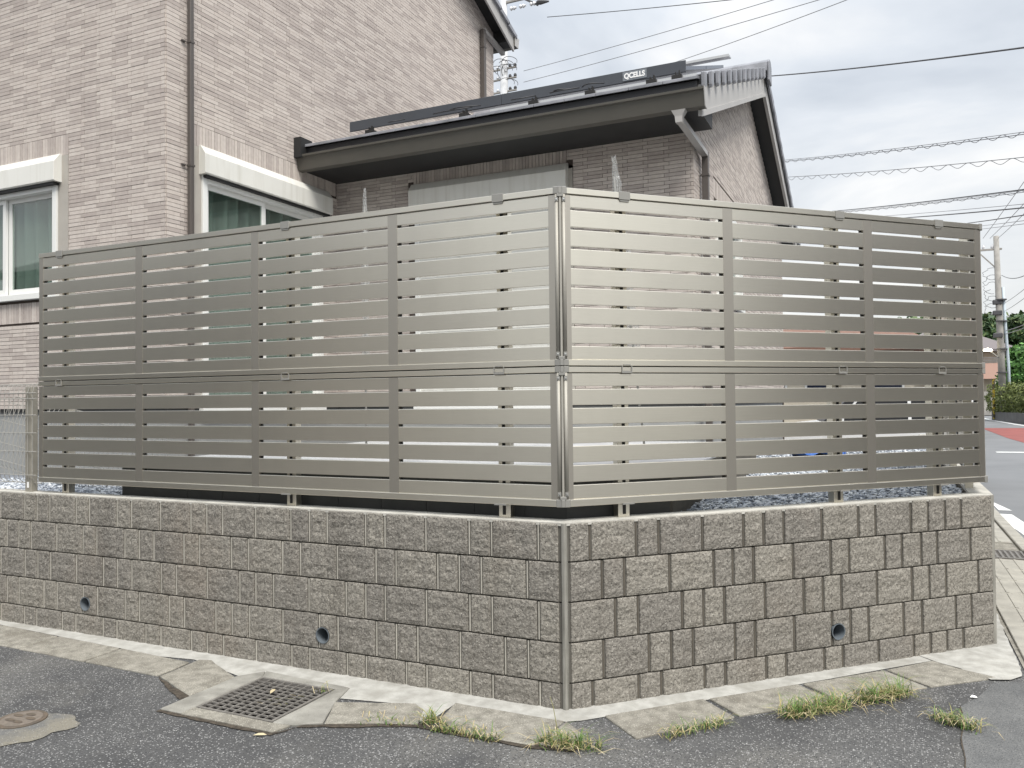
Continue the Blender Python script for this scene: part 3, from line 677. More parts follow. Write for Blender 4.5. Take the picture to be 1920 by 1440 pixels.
# ------------------------------------------------------------------ garden: gravel, terrace
gp = [(-9, .095), (-.04, .095), (1.90, 2.04), (1.915, 9.5), (-9, 9.5)]
tag(MB().sheet(gp, .868).build('gravel_bed', GRAVB), kind='structure')
def inside(x, y, poly):
    c = False; n = len(poly)
    for i in range(n):
        (x0, y0), (x1, y1) = poly[i], poly[(i + 1) % n]
        if (y0 > y) != (y1 > y) and x < (x1 - x0) * (y - y0) / (y1 - y0) + x0: c = not c
    return c
terr_poly = [(-3.28, .16), (-.045, .16), (.39, .595), (.39, 3.71), (-3.28, 3.71)]
ico = bmesh.new(); bmesh.ops.create_icosphere(ico, subdivisions=1, radius=1); IV = np.array([v.co[:] for v in ico.verts]); IF = np.array([[v.index for v in f.verts] for f in ico.faces]); ico.free()
def stones(N, sampler, size, z):
    V = []; F = []; n = 0
    while n < N:
        x, y = sampler()
        s = random.uniform(*size); sc = np.array([s * random.uniform(.7, 1.3), s * random.uniform(.7, 1.3), s * random.uniform(.45, .8)])
        a = random.uniform(0, 6.28); tl = random.uniform(-.5, .5)
        v = IV * (1 + rng.uniform(-.22, .22, (len(IV), 1))) * sc
        c_, s_ = math.cos(a), math.sin(a)
        v = v @ np.array([[1, 0, 0], [0, math.cos(tl), -math.sin(tl)], [0, math.sin(tl), math.cos(tl)]]) @ np.array([[c_, -s_, 0], [s_, c_, 0], [0, 0, 1]])
        V.append(v + np.array([x, y, z + random.uniform(-.004, .012)])); F.append(IF + n * len(IV)); n += 1
    me = bpy.data.meshes.new('gravel'); me.from_pydata(np.concatenate(V).tolist(), [], np.concatenate(F).tolist()); me.materials.append(STONE)
    return me
def samp_r():
    while True:
        x, y = random.uniform(-.1, 1.92), random.uniform(.2, 7.2)
        if random.random() < (1.0 if y < 4 else .45) and inside(x, y, gp) and not inside(x, y, terr_poly): return x, y
def samp_l():
    while True:
        x, y = random.uniform(-5.6, -3.0), random.uniform(.1, 1.28)
        if not inside(x, y, terr_poly): return x, y
me = stones(9000, samp_r, (.009, .019), .873)
tag(link(bpy.data.objects.new('gravel', me)), 'loose blue-grey gravel filling the garden behind the fence', 'gravel', kind='stuff')
me = stones(4200, samp_l, (.009, .018), .873)
tag(link(bpy.data.objects.new('gravel', me)), 'loose pale gravel strip between the wire fence and the house', 'gravel', kind='stuff')
terr = empty('terrace', (0, 0, 0)); tag(terr, 'low garden terrace with pale top and charcoal tiled edge behind the fence', 'terrace')
MB().prism([(x + (.006 if x > 0 else .01), y + .012) for x, y in terr_poly], .80, 1.114).build('base', JOINT, terr)
MB().prism(terr_poly, 1.116, 1.130).build('deck', TERR, terr, bev=.002)
x = -3.28
while x < -.055:
    x1 = min(x + .297, -.047); B((x, .162, .80), (x1, .1705, 1.1145)).build('riser_tile', RISER, terr); x += .30
for i in range(2):
    a, b = i * .307, i * .307 + .304
    p, q = (-.045 + a * S2, .16 + a * S2), (-.045 + b * S2, .16 + b * S2)
    MB().prism([p, q, (q[0] - .006, q[1] + .006), (p[0] - .006, p[1] + .006)], .80, 1.1145).build('riser_tile', RISER, terr)

# ------------------------------------------------------------------ house
XH, YH, YW, XW = -4.14, 1.3175, 3.715, -.128
house = empty('house', (-4.14, 1.3175, .87)); HL = house.location.copy()
tag(house, 'two-storey house in beige brick tile with a single-storey gabled wing', 'house')
def hb(mb_, name, m, parent=None, **kw):
    """build in world coordinates, then parent under the house without moving it"""
    o = mb_.build(name, m, None, **kw)
    p = parent or house
    o.parent = p
    off = Vector(HL) if p is house else Vector(HL)
    o.matrix_parent_inverse = Matrix.Translation(-Vector(HL))
    if p is not house: o.matrix_parent_inverse = Matrix.Identity(4)
    return o
def wall_panel(mb_, T, u0, u1, z0, z1, holes):
    us = sorted({u0, u1} | {q for h in holes for q in h[:2] if u0 < q < u1}); zs = sorted({z0, z1} | {q for h in holes for q in h[2:] if z0 < q < z1})
    for a, b in zip(us, us[1:]):
        for c, d in zip(zs, zs[1:]):
            mu, mz = (a + b) / 2, (c + d) / 2
            if any(h[0] < mu < h[1] and h[2] < mz < h[3] for h in holes): continue
            mb_.add([T(a, 0, c), T(b, 0, c), T(b, 0, d), T(a, 0, d)], [(0, 1, 2, 3)])
TA = lambda u, d, z: (u, YH - d, z)              # main left face,  d outwards
TB = lambda u, d, z: (XH + d, u, z)              # main right face
TC = lambda u, d, z: (u, YW - d, z)              # wing front
TD = lambda u, d, z: (XW + d, u, z)              # wing gable
winA = (-7.25, -5.50, 2.56, 3.60); winB = (1.70, 3.42, 1.48, 3.60); winC = (-3.10, -1.36, 1.48, 3.60); winD = (4.72, 6.30, 2.58, 3.57)
SOLD0, SOLD1 = 3.842, 4.034
trimA = (-5.50, -5.362, 2.50, SOLD0); trimB = (1.612, 1.70, 1.4, SOLD0)
boxA = (-7.4, -5.36, 3.56, SOLD0); boxB = (1.62, 3.62, 3.56, SOLD0); boxC = (-3.19, -1.30, 3.56, SOLD0); boxD = (4.67, 6.4, 3.56, 3.60)
def ridge_z(y): return 4.16 + .385 * (y - 3.72) if y < 7.19 else 4.16 + .385 * (7.19 - 3.72) - .385 * (y - 7.19)
mw = MB()
wall_panel(mw, TA, -11, XH, 1.5, 7.5, [winA]); wall_panel(mw, TB, YH, 7.785, 1.5, 7.2, [winB])
mw.add([(XH, YH, 7.2), (XH, 7.785, 7.2), (XH, 7.785, 7.42), (XH, 4.55, 8.62), (XH, YH, 7.42)], [(0, 1, 2, 3, 4)])
mw.add([(-11, 7.785, .8), (XH, 7.785, .8), (XH, 7.785, 7.4), (-11, 7.785, 7.4)], [(0, 1, 2, 3)]); mw.add([(-11, YH, .8), (-11, 7.785, .8), (-11, 7.785, 7.4), (-11, YH, 7.4)], [(0, 1, 2, 3)])
wallM = hb(mw, 'wall', TJOINT, fix=False)
mw = MB(); wall_panel(mw, TC, XH, XW, 1.5, 4.16, []); wall_panel(mw, TD, YW, 10.66, 1.5, 4.14, [winD])
mw.add([(XW, YW, 4.14), (XW, 10.66, 4.14), (XW, 7.19, ridge_z(7.19))], [(0, 1, 2)])
mw.add([(XH, 10.66, .8), (XW, 10.66, .8), (XW, 10.66, 4.16), (XH, 10.66, 4.16)], [(0, 1, 2, 3)])
wallW = hb(mw, 'wall', TJOINT, fix=False)
mf = MB(); mf.box((-11, YH + .02, .7), (XH - .02, 7.76, 1.46)); mf.box((XH - .3, YW + .02, .7), (XW - .02, 10.64, 1.46)); hb(mf, 'foundation', FOUND)
mf = MB(); mf.box((-11, YH - .004, 1.46), (XH + .004, 7.8, 1.498)); mf.box((XH - .3, YW - .004, 1.46), (XW + .004, 10.66, 1.498)); hb(mf, 'base_flashing', SOFFIT)
# --- tiles
PITCH, TLEN, TJ = .0363, .2005, .0040
tiles = []   # (face, u0, u1, z0, z1)
def tile_face(face, u0, u1, z0, z1, holes, clip=None, phase=0.0):
    n = int((z1 - z0) / PITCH)
    for r in range(n):
        a, b = z0 + r * PITCH, z0 + (r + 1) * PITCH - TJ
        lo, hi = u0, u1
        if clip:
            lo, hi = clip(b, lo, hi)
            if hi - lo < .02: continue
        off = phase + (0 if r % 2 == 0 else .047)
        u = math.floor((lo - off) / TLEN) * TLEN + off
        cutz = [h for h in holes if h[2] < b - .002 and h[3] > a + .002]
        while u < hi:
            segs = [(max(u, lo), min(u + TLEN - TJ, hi))]
            for h in cutz:
                ns = []
                for p, q in segs:
                    if h[1] <= p or h[0] >= q: ns.append((p, q)); continue
                    if h[0] - TJ / 2 > p: ns.append((p, h[0] - TJ / 2))
                    if h[1] + TJ / 2 < q: ns.append((h[1] + TJ / 2, q))
                segs = ns
            for p, q in segs:
                if hi - q < TJ + .001: q = hi
                if q - p > .003: tiles.append((face, p, q, a, b))
            u += TLEN
def soldier(face, u0, u1, z0=SOLD0, z1=SOLD1):
    n = round((u1 - u0) / PITCH); p = (u1 - u0) / n
    for i in range(n): tiles.append((face, u0 + i * p, u0 + (i + 1) * p - TJ, z0, z1 - TJ))
Z0 = SOLD1 - 70 * PITCH
sA = (-7.45, -5.362, SOLD0, SOLD1); sA2 = (-7.3, -5.40, 2.31, 2.502); sB = (1.612, YW, SOLD0, SOLD1); sC = (-3.122, -1.365, SOLD0, SOLD1); sD = (4.65, 6.42, 3.605, 3.797)
tile_face('A', -7.6, XH, Z0, 6.2, [winA, trimA, boxA, sA, sA2, (-7.6, -5.36, 2.502, 3.9)], phase=.02)
soldier('A', sA[0], sA[1]); soldier('A', sA2[0], sA2[1], sA2[2], sA2[3])
def clipB(z, lo, hi):
    hi2 = hi if z < 7.42 else 7.785 - (z - 7.42) / .371
    if z > 4.2 and False: pass
    return lo, hi2
tile_face('B', YH, 7.785, Z0, 8.1, [winB, trimB, boxB, sB, (1.61, 3.45, 1.5, 3.86), (YW, 7.8, 0, 4.0)], clip=clipB, phase=.06)
soldier('B', sB[0], sB[1] - .03)
tile_face('C', XH, XW, Z0, 4.16, [winC, boxC, sC, (-3.19, -1.30, 1.5, 3.86)], phase=.01)
soldier('C', sC[0], sC[1])
def clipD(z, lo, hi):
    if z < 4.16: return lo, hi
    return lo + (z - 4.16) / .385, hi - (z - 4.16) / .385
tile_face('D', YW, 10.66, Z0, 5.5, [winD, boxD, sD], clip=clipD, phase=.03)
soldier('D', sD[0], sD[1], sD[2], sD[3])
TF = dict(A=(TA, wallM), B=(TB, wallM), C=(TC, wallW), D=(TD, wallW))
def px(p):
    d = np.array(p) - CAM; z = d @ FW
    if z < .1: return None
    return 960 + FPX * (d @ AX) / z, 720 - FPX * (d @ UP) / z
def fence_top(x):    # screen height below which the fence hides the house, only used to rank tiles by visibility
    return 475 - (x - 72) * .126 if x < 1050 else 352 + (x - 1050) * .093
score = []
for i, (fc, p, q, a, b) in enumerate(tiles):
    T = TF[fc][0]; c = [px(T(p, 0, a)), px(T(q, 0, a)), px(T(q, 0, b)), px(T(p, 0, b))]
    if None in c: score.append(0); continue
    cx = sum(t[0] for t in c) / 4; cy = sum(t[1] for t in c) / 4
    ar = .5 * abs(sum(c[j][0] * c[(j + 1) % 4][1] - c[(j + 1) % 4][0] * c[j][1] for j in range(4)))
    if not (0 < cx < 1920 and 0 < cy and (cy < fence_top(cx) or cx < 72)) or (fc == 'C' and cy < 235): ar = 0
    if fc == 'B' and (T(p, 0, a)[1] > YW and a < 4.35 + .38 * (p - YW)): ar = 0
    score.append(ar)
TH = .009
unit = {}
for fc in 'ABCD':
    T0 = {'A': lambda u, d, z: (u, -d, z), 'B': lambda u, d, z: (d, u, z), 'C': lambda u, d, z: (u, -d, z), 'D': lambda u, d, z: (d, u, z)}[fc]
    unit[fc] = MB(T0).box((0, .0, 0), (1, TH, 1)).mesh('brick', TILE)
pick = set()
for w_, lim in ((('A', 'B'), 300), (('C', 'D'), 300)):
    idx = [i for i in sorted(range(len(tiles)), key=lambda j: -score[j]) if tiles[i][0] in w_ and score[i] > 0][:lim]
    pick |= set(idx)
rest = {'M': MB(), 'W': MB()}
for i, (fc, p, q, a, b) in enumerate(tiles):
    T, par = TF[fc]; pr = random.choice([0, 0, .0008, .0016, .0024])
    if i in pick:
        o = bpy.data.objects.new('brick', unit[fc])
        if fc in 'AC': o.location = T(p, pr, a); o.scale = (q - p, 1, b - a)
        else: o.location = T(p, pr, a); o.scale = (1, q - p, b - a)
        link(o, par)
    else:
        mb_ = rest['M' if fc in 'AB' else 'W']; n = len(mb_.v)
        mb_.v += [T(p, 0, a), T(q, 0, a), T(q, 0, b), T(p, 0, b), T(p, TH + pr, a), T(q, TH + pr, a), T(q, TH + pr, b), T(p, TH + pr, b)]
        mb_.f += [(n + 4, n + 5, n + 6, n + 7), (n, n + 1, n + 5, n + 4), (n + 1, n + 2, n + 6, n + 5), (n + 2, n + 3, n + 7, n + 6), (n + 3, n, n + 4, n + 7)]
for k_, par in (('M', wallM), ('W', wallW)):
    o = rest[k_].build('bricks', TILE, par); o['kind'] = 'stuff'
# --- windows
def window(T, wdw, box, trims, mull, curtain=True, shutter=False, name='window'):
    u0, u1, z0, z1 = wdw; fw = .045
    m = MB(T); m.box((u0, -.06, z0), (u0 + .055, .035, z1)); m.box((u1 - .055, -.06, z0), (u1, .035, z1)); m.box((u0 + .055, -.06, z1 - .075), (u1 - .055, .038, z1)); m.box((u0 - .02, -.06, z0 - .035), (u1 + .02, .055, z0 + .02))
    wf = hb(m, name, SASH, bev=.002)
    if shutter:
        n = int((z1 - z0) / .036)
        for i in range(n):
            zz_ = z0 + .02 + i * .036; hb(MB(T).ext([], 0, 0) if False else B((u0 + .05, .0, zz_), (u1 - .05, .018 + .003 * (i % 2), zz_ + .034), T), 'shutter_slat', WHITEAL, wf)
    else:
        for a, b, dd in ((u0 + .055, mull, .0), (mull, u1 - .055, -.03)):
            m = MB(T); m.box((a, dd - .028, z0 + .02), (a + fw, dd + .0, z1 - .075)); m.box((b - fw, dd - .028, z0 + .02), (b, dd, z1 - .075)); m.box((a + fw, dd - .028, z0 + .02), (b - fw, dd, z0 + .085)); m.box((a + fw, dd - .028, z1 - .12), (b - fw, dd, z1 - .075))
            hb(m, 'sash', SASH, wf, bev=.0015)
            hb(B((a + fw, dd - .016, z0 + .085), (b - fw, dd - .010, z1 - .12), T), 'pane', GLASS, wf)
        m = MB(); n = 160; vs = []
        for i in range(n + 1):
            u = u0 + .03 + (u1 - u0 - .06) * i / n; d = -.095 + .028 * math.sin(i * .42) + .02 * math.sin(i * .17 + 1)
            vs += [T(u, d, z0), T(u, d * .98, z1 - .02)]
        m.add(vs, [(2 * i, 2 * i + 1, 2 * i + 3, 2 * i + 2) for i in range(n)]); hb(m, 'curtain', CURT, wf, smooth=True, fix=False)
        m = MB(T); m.box((u0 - .02, -.9, z0 - .02), (u1 + .02, -.88, z1 + .02)); m.box((u0 - .02, -.9, z0 - .03), (u1 + .02, -.05, z0 - .02)); m.box((u0 - .02, -.9, z1), (u1 + .02, -.06, z1 + .02)); m.box((u0 - .03, -.9, z0 - .02), (u0 - .02, -.06, z1)); m.box((u1 + .02, -.9, z0 - .02), (u1 + .03, -.06, z1))
        hb(m, 'room', ROOM, wf)
    if box is None: return wf
    b0, b1 = box
    pr = [(0.012, SOLD0 + .010), (.035, SOLD0 + .010), (.095, 3.772), (.095, 3.600), (.085, 3.590), (.012, 3.590)]
    m = MB(); nn = len(pr)
    m.add([T(b0, a, z) for a, z in pr] + [T(b1, a, z) for a, z in pr], [tuple(range(nn)), tuple(range(2 * nn - 1, nn - 1, -1))] + [(i, nn + i, nn + (i + 1) % nn, (i + 1) % nn) for i in range(nn)])
    hb(m, 'shutter_box', WHITEAL, wf, bev=.002)
    hb(B((b0 + .03, .02, 3.565), (b1 - .03, .075, 3.589), T), 'box_soffit', SOFFIT, wf)
    for tr in trims: hb(B((tr[0], 0, tr[2]), (tr[1], .014, tr[3]), T), 'trim_board', TRIMB, wf)
    return wf
window(TA, winA, (-7.36, -5.45), [(-5.50, -5.364, 2.50, SOLD0 - .003)], -6.27)
window(TB, winB, (1.672, 3.52), [(1.614, 1.70, 1.5, SOLD0 - .003)], 2.545)
window(TC, winC, (-3.14, -1.345), [(-1.36, -1.303, 1.5, 3.828), (-3.185, -1.303, 3.803, 3.828)], -2.2, shutter=True)
window(TD, winD, None, [], 5.5)
# --- wing roof
RE0, RS = 3.04, .38
def rtop(y): return 4.215 + RS * (y - RE0) if y <= 7.19 else 4.215 + RS * (7.19 - RE0) - RS * (y - 7.19)
VX = .085
rw = MB()
pr = [(3.10, 3.985), (3.10, rtop(3.10) - .05), (7.19, rtop(7.19) - .05), (11.28, rtop(11.28) - .05), (11.28, rtop(11.28) - .24), (7.19, rtop(7.19) - .26), (3.75, rtop(3.75) - .26), (3.72, 3.985)]
rw.ext(pr, XH + .001, VX - .03, 'x'); roofW = hb(rw, 'roof', SOFFIT)
R0 = rtop(7.19)
hb(MB().ext([(3.105, rtop(3.105) - .06), (3.105, rtop(3.105) - .33), (7.19, R0 - .33), (7.19, R0 - .06)], VX - .03, VX, 'x'), 'bargeboard', VERGE, roofW, bev=.003)
hb(MB().ext([(11.25, rtop(11.25) - .06), (11.25, rtop(11.25) - .30), (7.191, R0 - .33), (7.191, R0 - .06)], VX - .03, VX, 'x'), 'bargeboard', VERGE, roofW, bev=.003)
hb(MB().ext([(3.09, rtop(3.09) - .285), (3.09, rtop(3.09) - .335), (7.19, R0 - .335), (7.19, R0 - .285)], VX, VX + .010, 'x'), 'bargeboard_trim', VERGE, roofW)
hb(MB().ext([(11.25, rtop(11.25) - .25), (11.25, rtop(11.25) - .30), (7.191, R0 - .335), (7.191, R0 - .285)], VX, VX + .010, 'x'), 'bargeboard_trim', VERGE, roofW)
rows = 13; step = (7.19 - RE0) / rows
def tilt_tile(x0, x1, ya, yb, th=.028, nose=.022, back=False):
    sg = -1 if back else 1
    pr = [(ya, rtop(ya) + nose), (yb + .03 * sg, rtop(yb) - .004), (yb + .03 * sg, rtop(yb) - .03), (ya, rtop(ya) + nose - th)]
    return MB().ext(pr, x0, x1, 'x')
for r in range(rows):
    ya, yb = RE0 + r * step, RE0 + (r + 1) * step
    if r < 2:
        x = XH + .01 + (.15 if r % 2 else 0) - (.3 if r % 2 else 0)
        while x < VX - .02:
            a, b = max(x, XH + .008), min(x + .297, VX - .02)
            if b - a > .03: hb(tilt_tile(a, b, ya, yb), 'roof_tile', ROOFT, roofW, bev=.003)
            x += .30
    else:
        hb(tilt_tile(XH + .008, VX - .02, ya, yb), 'tile_course', ROOFT, roofW)
    # verge tile: folded down over the bargeboard, its front end standing proud of the one below
    ym = ya + step * .30
    pr = [(ya, rtop(ya) + .045), (ym, rtop(ym) + .040), (ym, rtop(ym) - .085), (ya + .01, rtop(ya) - .10), (ya, rtop(ya) - .07)]
    hb(MB().ext(pr, VX + .010, VX + .044, 'x'), 'verge_tile', ROOFT, roofW, bev=.006)
    hb(MB().ext([(ym, rtop(ym) + .026), (yb, rtop(yb) + .020), (yb, rtop(yb) - .075), (ym, rtop(ym) - .075)], VX - .05, VX + .004, 'x'), 'verge_recess_shade', CABLE, roofW)  # black piece put in for the shade in the recess between verge tiles
    yc, ydd = 14.38 - ya, 14.38 - yb
    pr = [(yc, rtop(yc) + .034), (ydd - .02, rtop(ydd) + .008), (ydd - .02, rtop(ydd) - .05), (yc, rtop(yc) - .10)]
    hb(MB().ext(pr, VX + .012, VX + .04, 'x'), 'verge_tile', ROOFT, roofW, bev=.004)
    hb(MB().ext([(yc, rtop(yc) + .04), (ydd - .02, rtop(ydd) + .01), (ydd - .02, rtop(ydd) - .02), (yc, rtop(yc) + .0)], XH + .01, VX + .041, 'x'), 'tile_course', ROOFT, roofW)
rz = rtop(7.19)
hb(MB().ext([(7.02, rz - .06), (7.06, rz + .07), (7.14, rz + .125), (7.24, rz + .125), (7.32, rz + .07), (7.36, rz - .06)], XH + .01, VX + .05, 'x'), 'ridge_tile', ROOFT, roofW, bev=.008)
hb(MB().ext([(7.06, rz - .17), (7.06, rz + .07), (7.14, rz + .125), (7.24, rz + .125), (7.32, rz + .07), (7.32, rz - .17)], VX + .05, VX + .075, 'x'), 'ridge_end', ROOFT, roofW, bev=.006)
# gutter along the eave (open channel), stop at the wall, brackets
gy = 2.996
gpr = [(gy, 4.122), (gy - .008, 4.118), (gy - .006, 4.100), (gy + .012, 4.095), (gy + .040, 3.970), (gy + .108, 3.962), (gy + .108, 4.10), (gy + .098, 4.10), (gy + .098, 3.975), (gy + .05, 3.981), (gy + .020, 4.108), (gy + .012, 4.122)]
gt = hb(MB().ext(gpr, XH - .025 + .03, .125, 'x'), 'gutter', GUTTER)
hb(MB().ext([(gy - .009, 4.124), (gy + .038, 3.966), (gy + .110, 3.958), (gy + .110, 4.124)], .125, .132, 'x'), 'gutter_end', VERGE, gt)
hb(MB().ext([(gy - .009, 4.123), (gy - .007, 4.099), (gy + .011, 4.094), (gy + .039, 3.968), (gy + .043, 3.972), (gy + .018, 4.096), (gy + .004, 4.123)], -3.62, -3.42, 'x'), 'gutter_joint', GUTTER, gt)
B_ = hb(B((XH + .002, 2.97, 4.09), (XH + .10, 3.16, 4.30)), 'eave_stop', SOFFIT, roofW)
hb(B((XH + .01, RE0 + .03, 4.0), (VX - .03, RE0 + .055, rtop(RE0 + .03) - .02)), 'fascia', CABLE, roofW)  # coloured black for the deep shade between gutter and roof edge
# downpipe of the wing: funnel, slanted arm, drop
hb(MB().add([(-.155, 3.02, 3.965), (-.035, 3.02, 3.965), (-.035, 3.10, 3.965), (-.155, 3.10, 3.965), (-.128, 3.03, 3.915), (-.062, 3.03, 3.915), (-.062, 3.09, 3.915), (-.128, 3.09, 3.915), (-.122, 3.03, 3.862), (-.068, 3.03, 3.862), (-.068, 3.09, 3.862), (-.122, 3.09, 3.862)],
             [(0, 1, 2, 3), (0, 1, 5, 4), (1, 2, 6, 5), (2, 3, 7, 6), (3, 0, 4, 7), (4, 5, 9, 8), (5, 6, 10, 9), (6, 7, 11, 10), (7, 4, 8, 11), (8, 9, 10, 11)]), 'funnel', PIPEG, gt)
def sqpipe(pts, w_, m, par, name):
    mb_ = MB()
    for p, q in zip(pts, pts[1:]):
        mb_.tube([p, q], w_ * .7, 4)
    return hb(mb_, name, m, par)
def bar(p, q, w_, h_, upv=(0, 0, 1)):
    P, Q = Vector(p), Vector(q); d = (Q - P).normalized(); s = d.cross(Vector(upv)).normalized(); u = s.cross(d)
    vs = [tuple(c + s * a * w_ / 2 + u * b * h_ / 2) for c in (P, Q) for a, b in ((-1, -1), (1, -1), (1, 1), (-1, 1))]
    return MB().add(vs, [(0, 1, 2, 3), (7, 6, 5, 4), (0, 4, 5, 1), (1, 5, 6, 2), (2, 6, 7, 3), (3, 7, 4, 0)])
hb(bar((-.095, 3.05, 3.90), (-.062, 3.97, 3.845 - .01), .06, .045), 'downpipe', PIPEG, gt)
hb(B((-.092, 3.945, .9), (-.032, 4.005, 3.86)), 'downpipe', PIPEB, gt, bev=.004)
for zz_ in (3.63, 2.4): hb(MB().box((-.098, 3.94, zz_), (-.026, 4.01, zz_ + .02)).box((XW, 3.97, zz_ + .005), (-.09, 3.98, zz_ + .015)), 'pipe_bracket', PIPEB, gt)
# main downpipes
dp = hb(B((XH + .028, 1.525, .9), (XH + .070, 1.567, 7.2)), 'downpipe', PIPEB, bev=.004)
for zz_ in (6.2, 4.72, 3.62, 2.3): hb(MB().box((XH + .024, 1.521, zz_), (XH + .074, 1.571, zz_ + .018)).box((XH, 1.47, zz_ + .004), (XH + .03, 1.512, zz_ + .016)), 'pipe_bracket', PIPEB, dp)
dp2 = hb(B((XH + .03, 7.29, 3.0), (XH + .095, 7.36, 7.24)), 'downpipe', PIPEB, bev=.004)
hb(bar((XH + .06, 7.33, 7.235), (XH + .06, 8.05, 7.14), .065, .06), 'downpipe_arm', PIPEG, dp2)
for zz_ in (6.95, 5.6): hb(B((XH + .024, 7.284, zz_), (XH + .101, 7.366, zz_ + .02)), 'pipe_bracket', PIPEB, dp2)
# --- main roof: slab, verge, gutter on the far side
def mz(y): return 7.50 - .371 * (y - 7.55) if y > 4.55 else 7.50 - .371 * (4.55 - 7.55) - .371 * (4.55 - y)
OV = XH + .27
mr = MB().ext([(7.785, 7.20), (8.02, 7.20), (8.02, mz(8.02) + .02), (4.55, mz(4.55) + .04), (.75, mz(.75) + .02), (.75, mz(.75) - .16), (1.30, mz(1.3) - .04), (4.55, mz(4.55) - .03), (7.785, mz(7.785) - .03)], -11.3, OV - .03, 'x')
roofM = hb(mr, 'roof', SOFFIT)
hb(MB().ext([(8.02, mz(8.02) - .20), (8.02, mz(8.02) + .03), (4.55, mz(4.55) + .05), (.75, mz(.75) + .03), (.75, mz(.75) - .17), (4.55, mz(4.55) - .13)], OV - .03, OV, 'x'), 'bargeboard', VERGE, roofM, bev=.003)
for i in range(12):
    ya = 8.06 - i * .29; yb = ya - .31
    hb(MB().ext([(ya, mz(ya) + .085), (yb, mz(yb) + .07), (yb, mz(yb) + .0), (ya, mz(ya) + .03)], -11.3, OV + .04, 'x'), 'tile_course', ROOFT, roofM)
hb(MB().ext([(8.00, 7.36), (8.00, 7.21), (8.13, 7.21), (8.16, 7.37), (8.15, 7.37), (8.12, 7.225), (8.015, 7.225), (8.015, 7.36)], -11.3, OV + .02, 'x'), 'gutter', GUTTER, roofM)
hb(MB().ext([(8.00, 7.36), (8.00, 7.21), (8.13, 7.21), (8.16, 7.37)], OV + .02, OV + .026, 'x'), 'gutter_end', VERGE, roofM)

# ------------------------------------------------------------------ solar array
sol = empty('solar_array', (0, 0, 0)); tag(sol, 'dark solar panels with a long front skirt and small badge on the wing roof', 'solar panels')
SY = 3.60
for a, b in ((-3.876, -2.02), (-2.016, -.153)):
    MB().ext([(SY, 4.512), (SY, 4.618), (SY + .012, 4.622), (SY + .02, 4.512)], a, b, 'x').build('skirt', SKIRT, sol, bev=.002)
slp = RS
for r in range(2):
    y0 = SY + .03 + r * 1.02; y1 = y0 + 1.0
    for c in range(2):
        x0 = -3.87 + c * 1.86; x1 = x0 + 1.84
        h = .10
        MB().ext([(y0, rtop(y0) + h), (y0, rtop(y0) + h + .035), (y1, rtop(y1) + h + .035), (y1, rtop(y1) + h)], x0, x1, 'x').build('panel', SOLAR, sol)
MB().ext([(5.46, 5.352), (5.46, 5.384), (5.62, 5.40), (5.62, 5.385)], -2.2, -.078, 'x').build('panel', SILVER, sol, bev=.002)
for x in (-3.42, -2.30, -1.55, -.98, -.40, -.17):
    m = MB(); yb_ = 3.30
    m.box((x - .045, yb_, rtop(yb_) + .02), (x + .045, yb_ + .10, rtop(yb_) + .065)); m.box((x - .02, yb_ + .03, rtop(yb_) + .065), (x - .01, yb_ + .07, rtop(yb_) + .10)); m.box((x + .012, yb_ + .03, rtop(yb_) + .065), (x + .024, yb_ + .07, rtop(yb_) + .11))
    m.build('roof_hook', BLACKP, sol)
for y_ in (3.34, 3.42): MB().ext([(y_, rtop(y_) + .028), (y_, rtop(y_) + .05), (y_ + .03, rtop(y_) + .055), (y_ + .03, rtop(y_) + .03)], -2.02, -.12 + (.1 if y_ > 3.4 else 0), 'x').build('rail', SILVER, sol)
def loopc(pts, r=.006): return MB().tube(pts, r, 6)
def cable(x0, x1, drop, n=12, y=3.5):
    return loopc([(x0 + (x1 - x0) * i / n, y - .12 * math.sin(math.pi * i / n), 4.50 - drop * math.sin(math.pi * i / n)) for i in range(n + 1)])
for x0, x1, dr in ((-3.30, -3.1, .05), (-2.75, -2.3, .045), (-2.6, -2.2, .03), (-1.86, -1.6, .05), (-1.45, -1.15, .045), (-1.42, -1.22, .03), (-1.12, -.9, .03)): cable(x0, x1, dr).build('cable', CABLE, sol, smooth=True)
bd = B((-.749, SY - .006, 4.522), (-.517, SY - .0005, 4.606)).build('badge', PLATE, sol, bev=.001)
fc_ = bpy.data.curves.new('badge_text', 'FONT'); fc_.body = 'QCELLS'; fc_.size = .068; fc_.align_x = 'CENTER'; fc_.align_y = 'CENTER'; fc_.extrude = .0012; fc_.offset = .0028; fc_.space_character = .98
to = bpy.data.objects.new('badge_text_src', fc_); COL.objects.link(to); bpy.context.view_layer.update()
tme = dg_mesh(to); bpy.data.objects.remove(to, do_unlink=True); tme.materials.clear(); tme.materials.append(WHITEP)
tob = link(bpy.data.objects.new('badge_text', tme), bd); tob.location = (-.633, SY - .0085, 4.563); tob.rotation_euler = (math.pi / 2, 0, 0); tob.scale = (.86, 1, 1)
for x in (-.742, -.524): MB().tube([(x, SY - .009, 4.563), (x, SY - .005, 4.563)], .003, 8).build('rivet', BLACKP, bd)

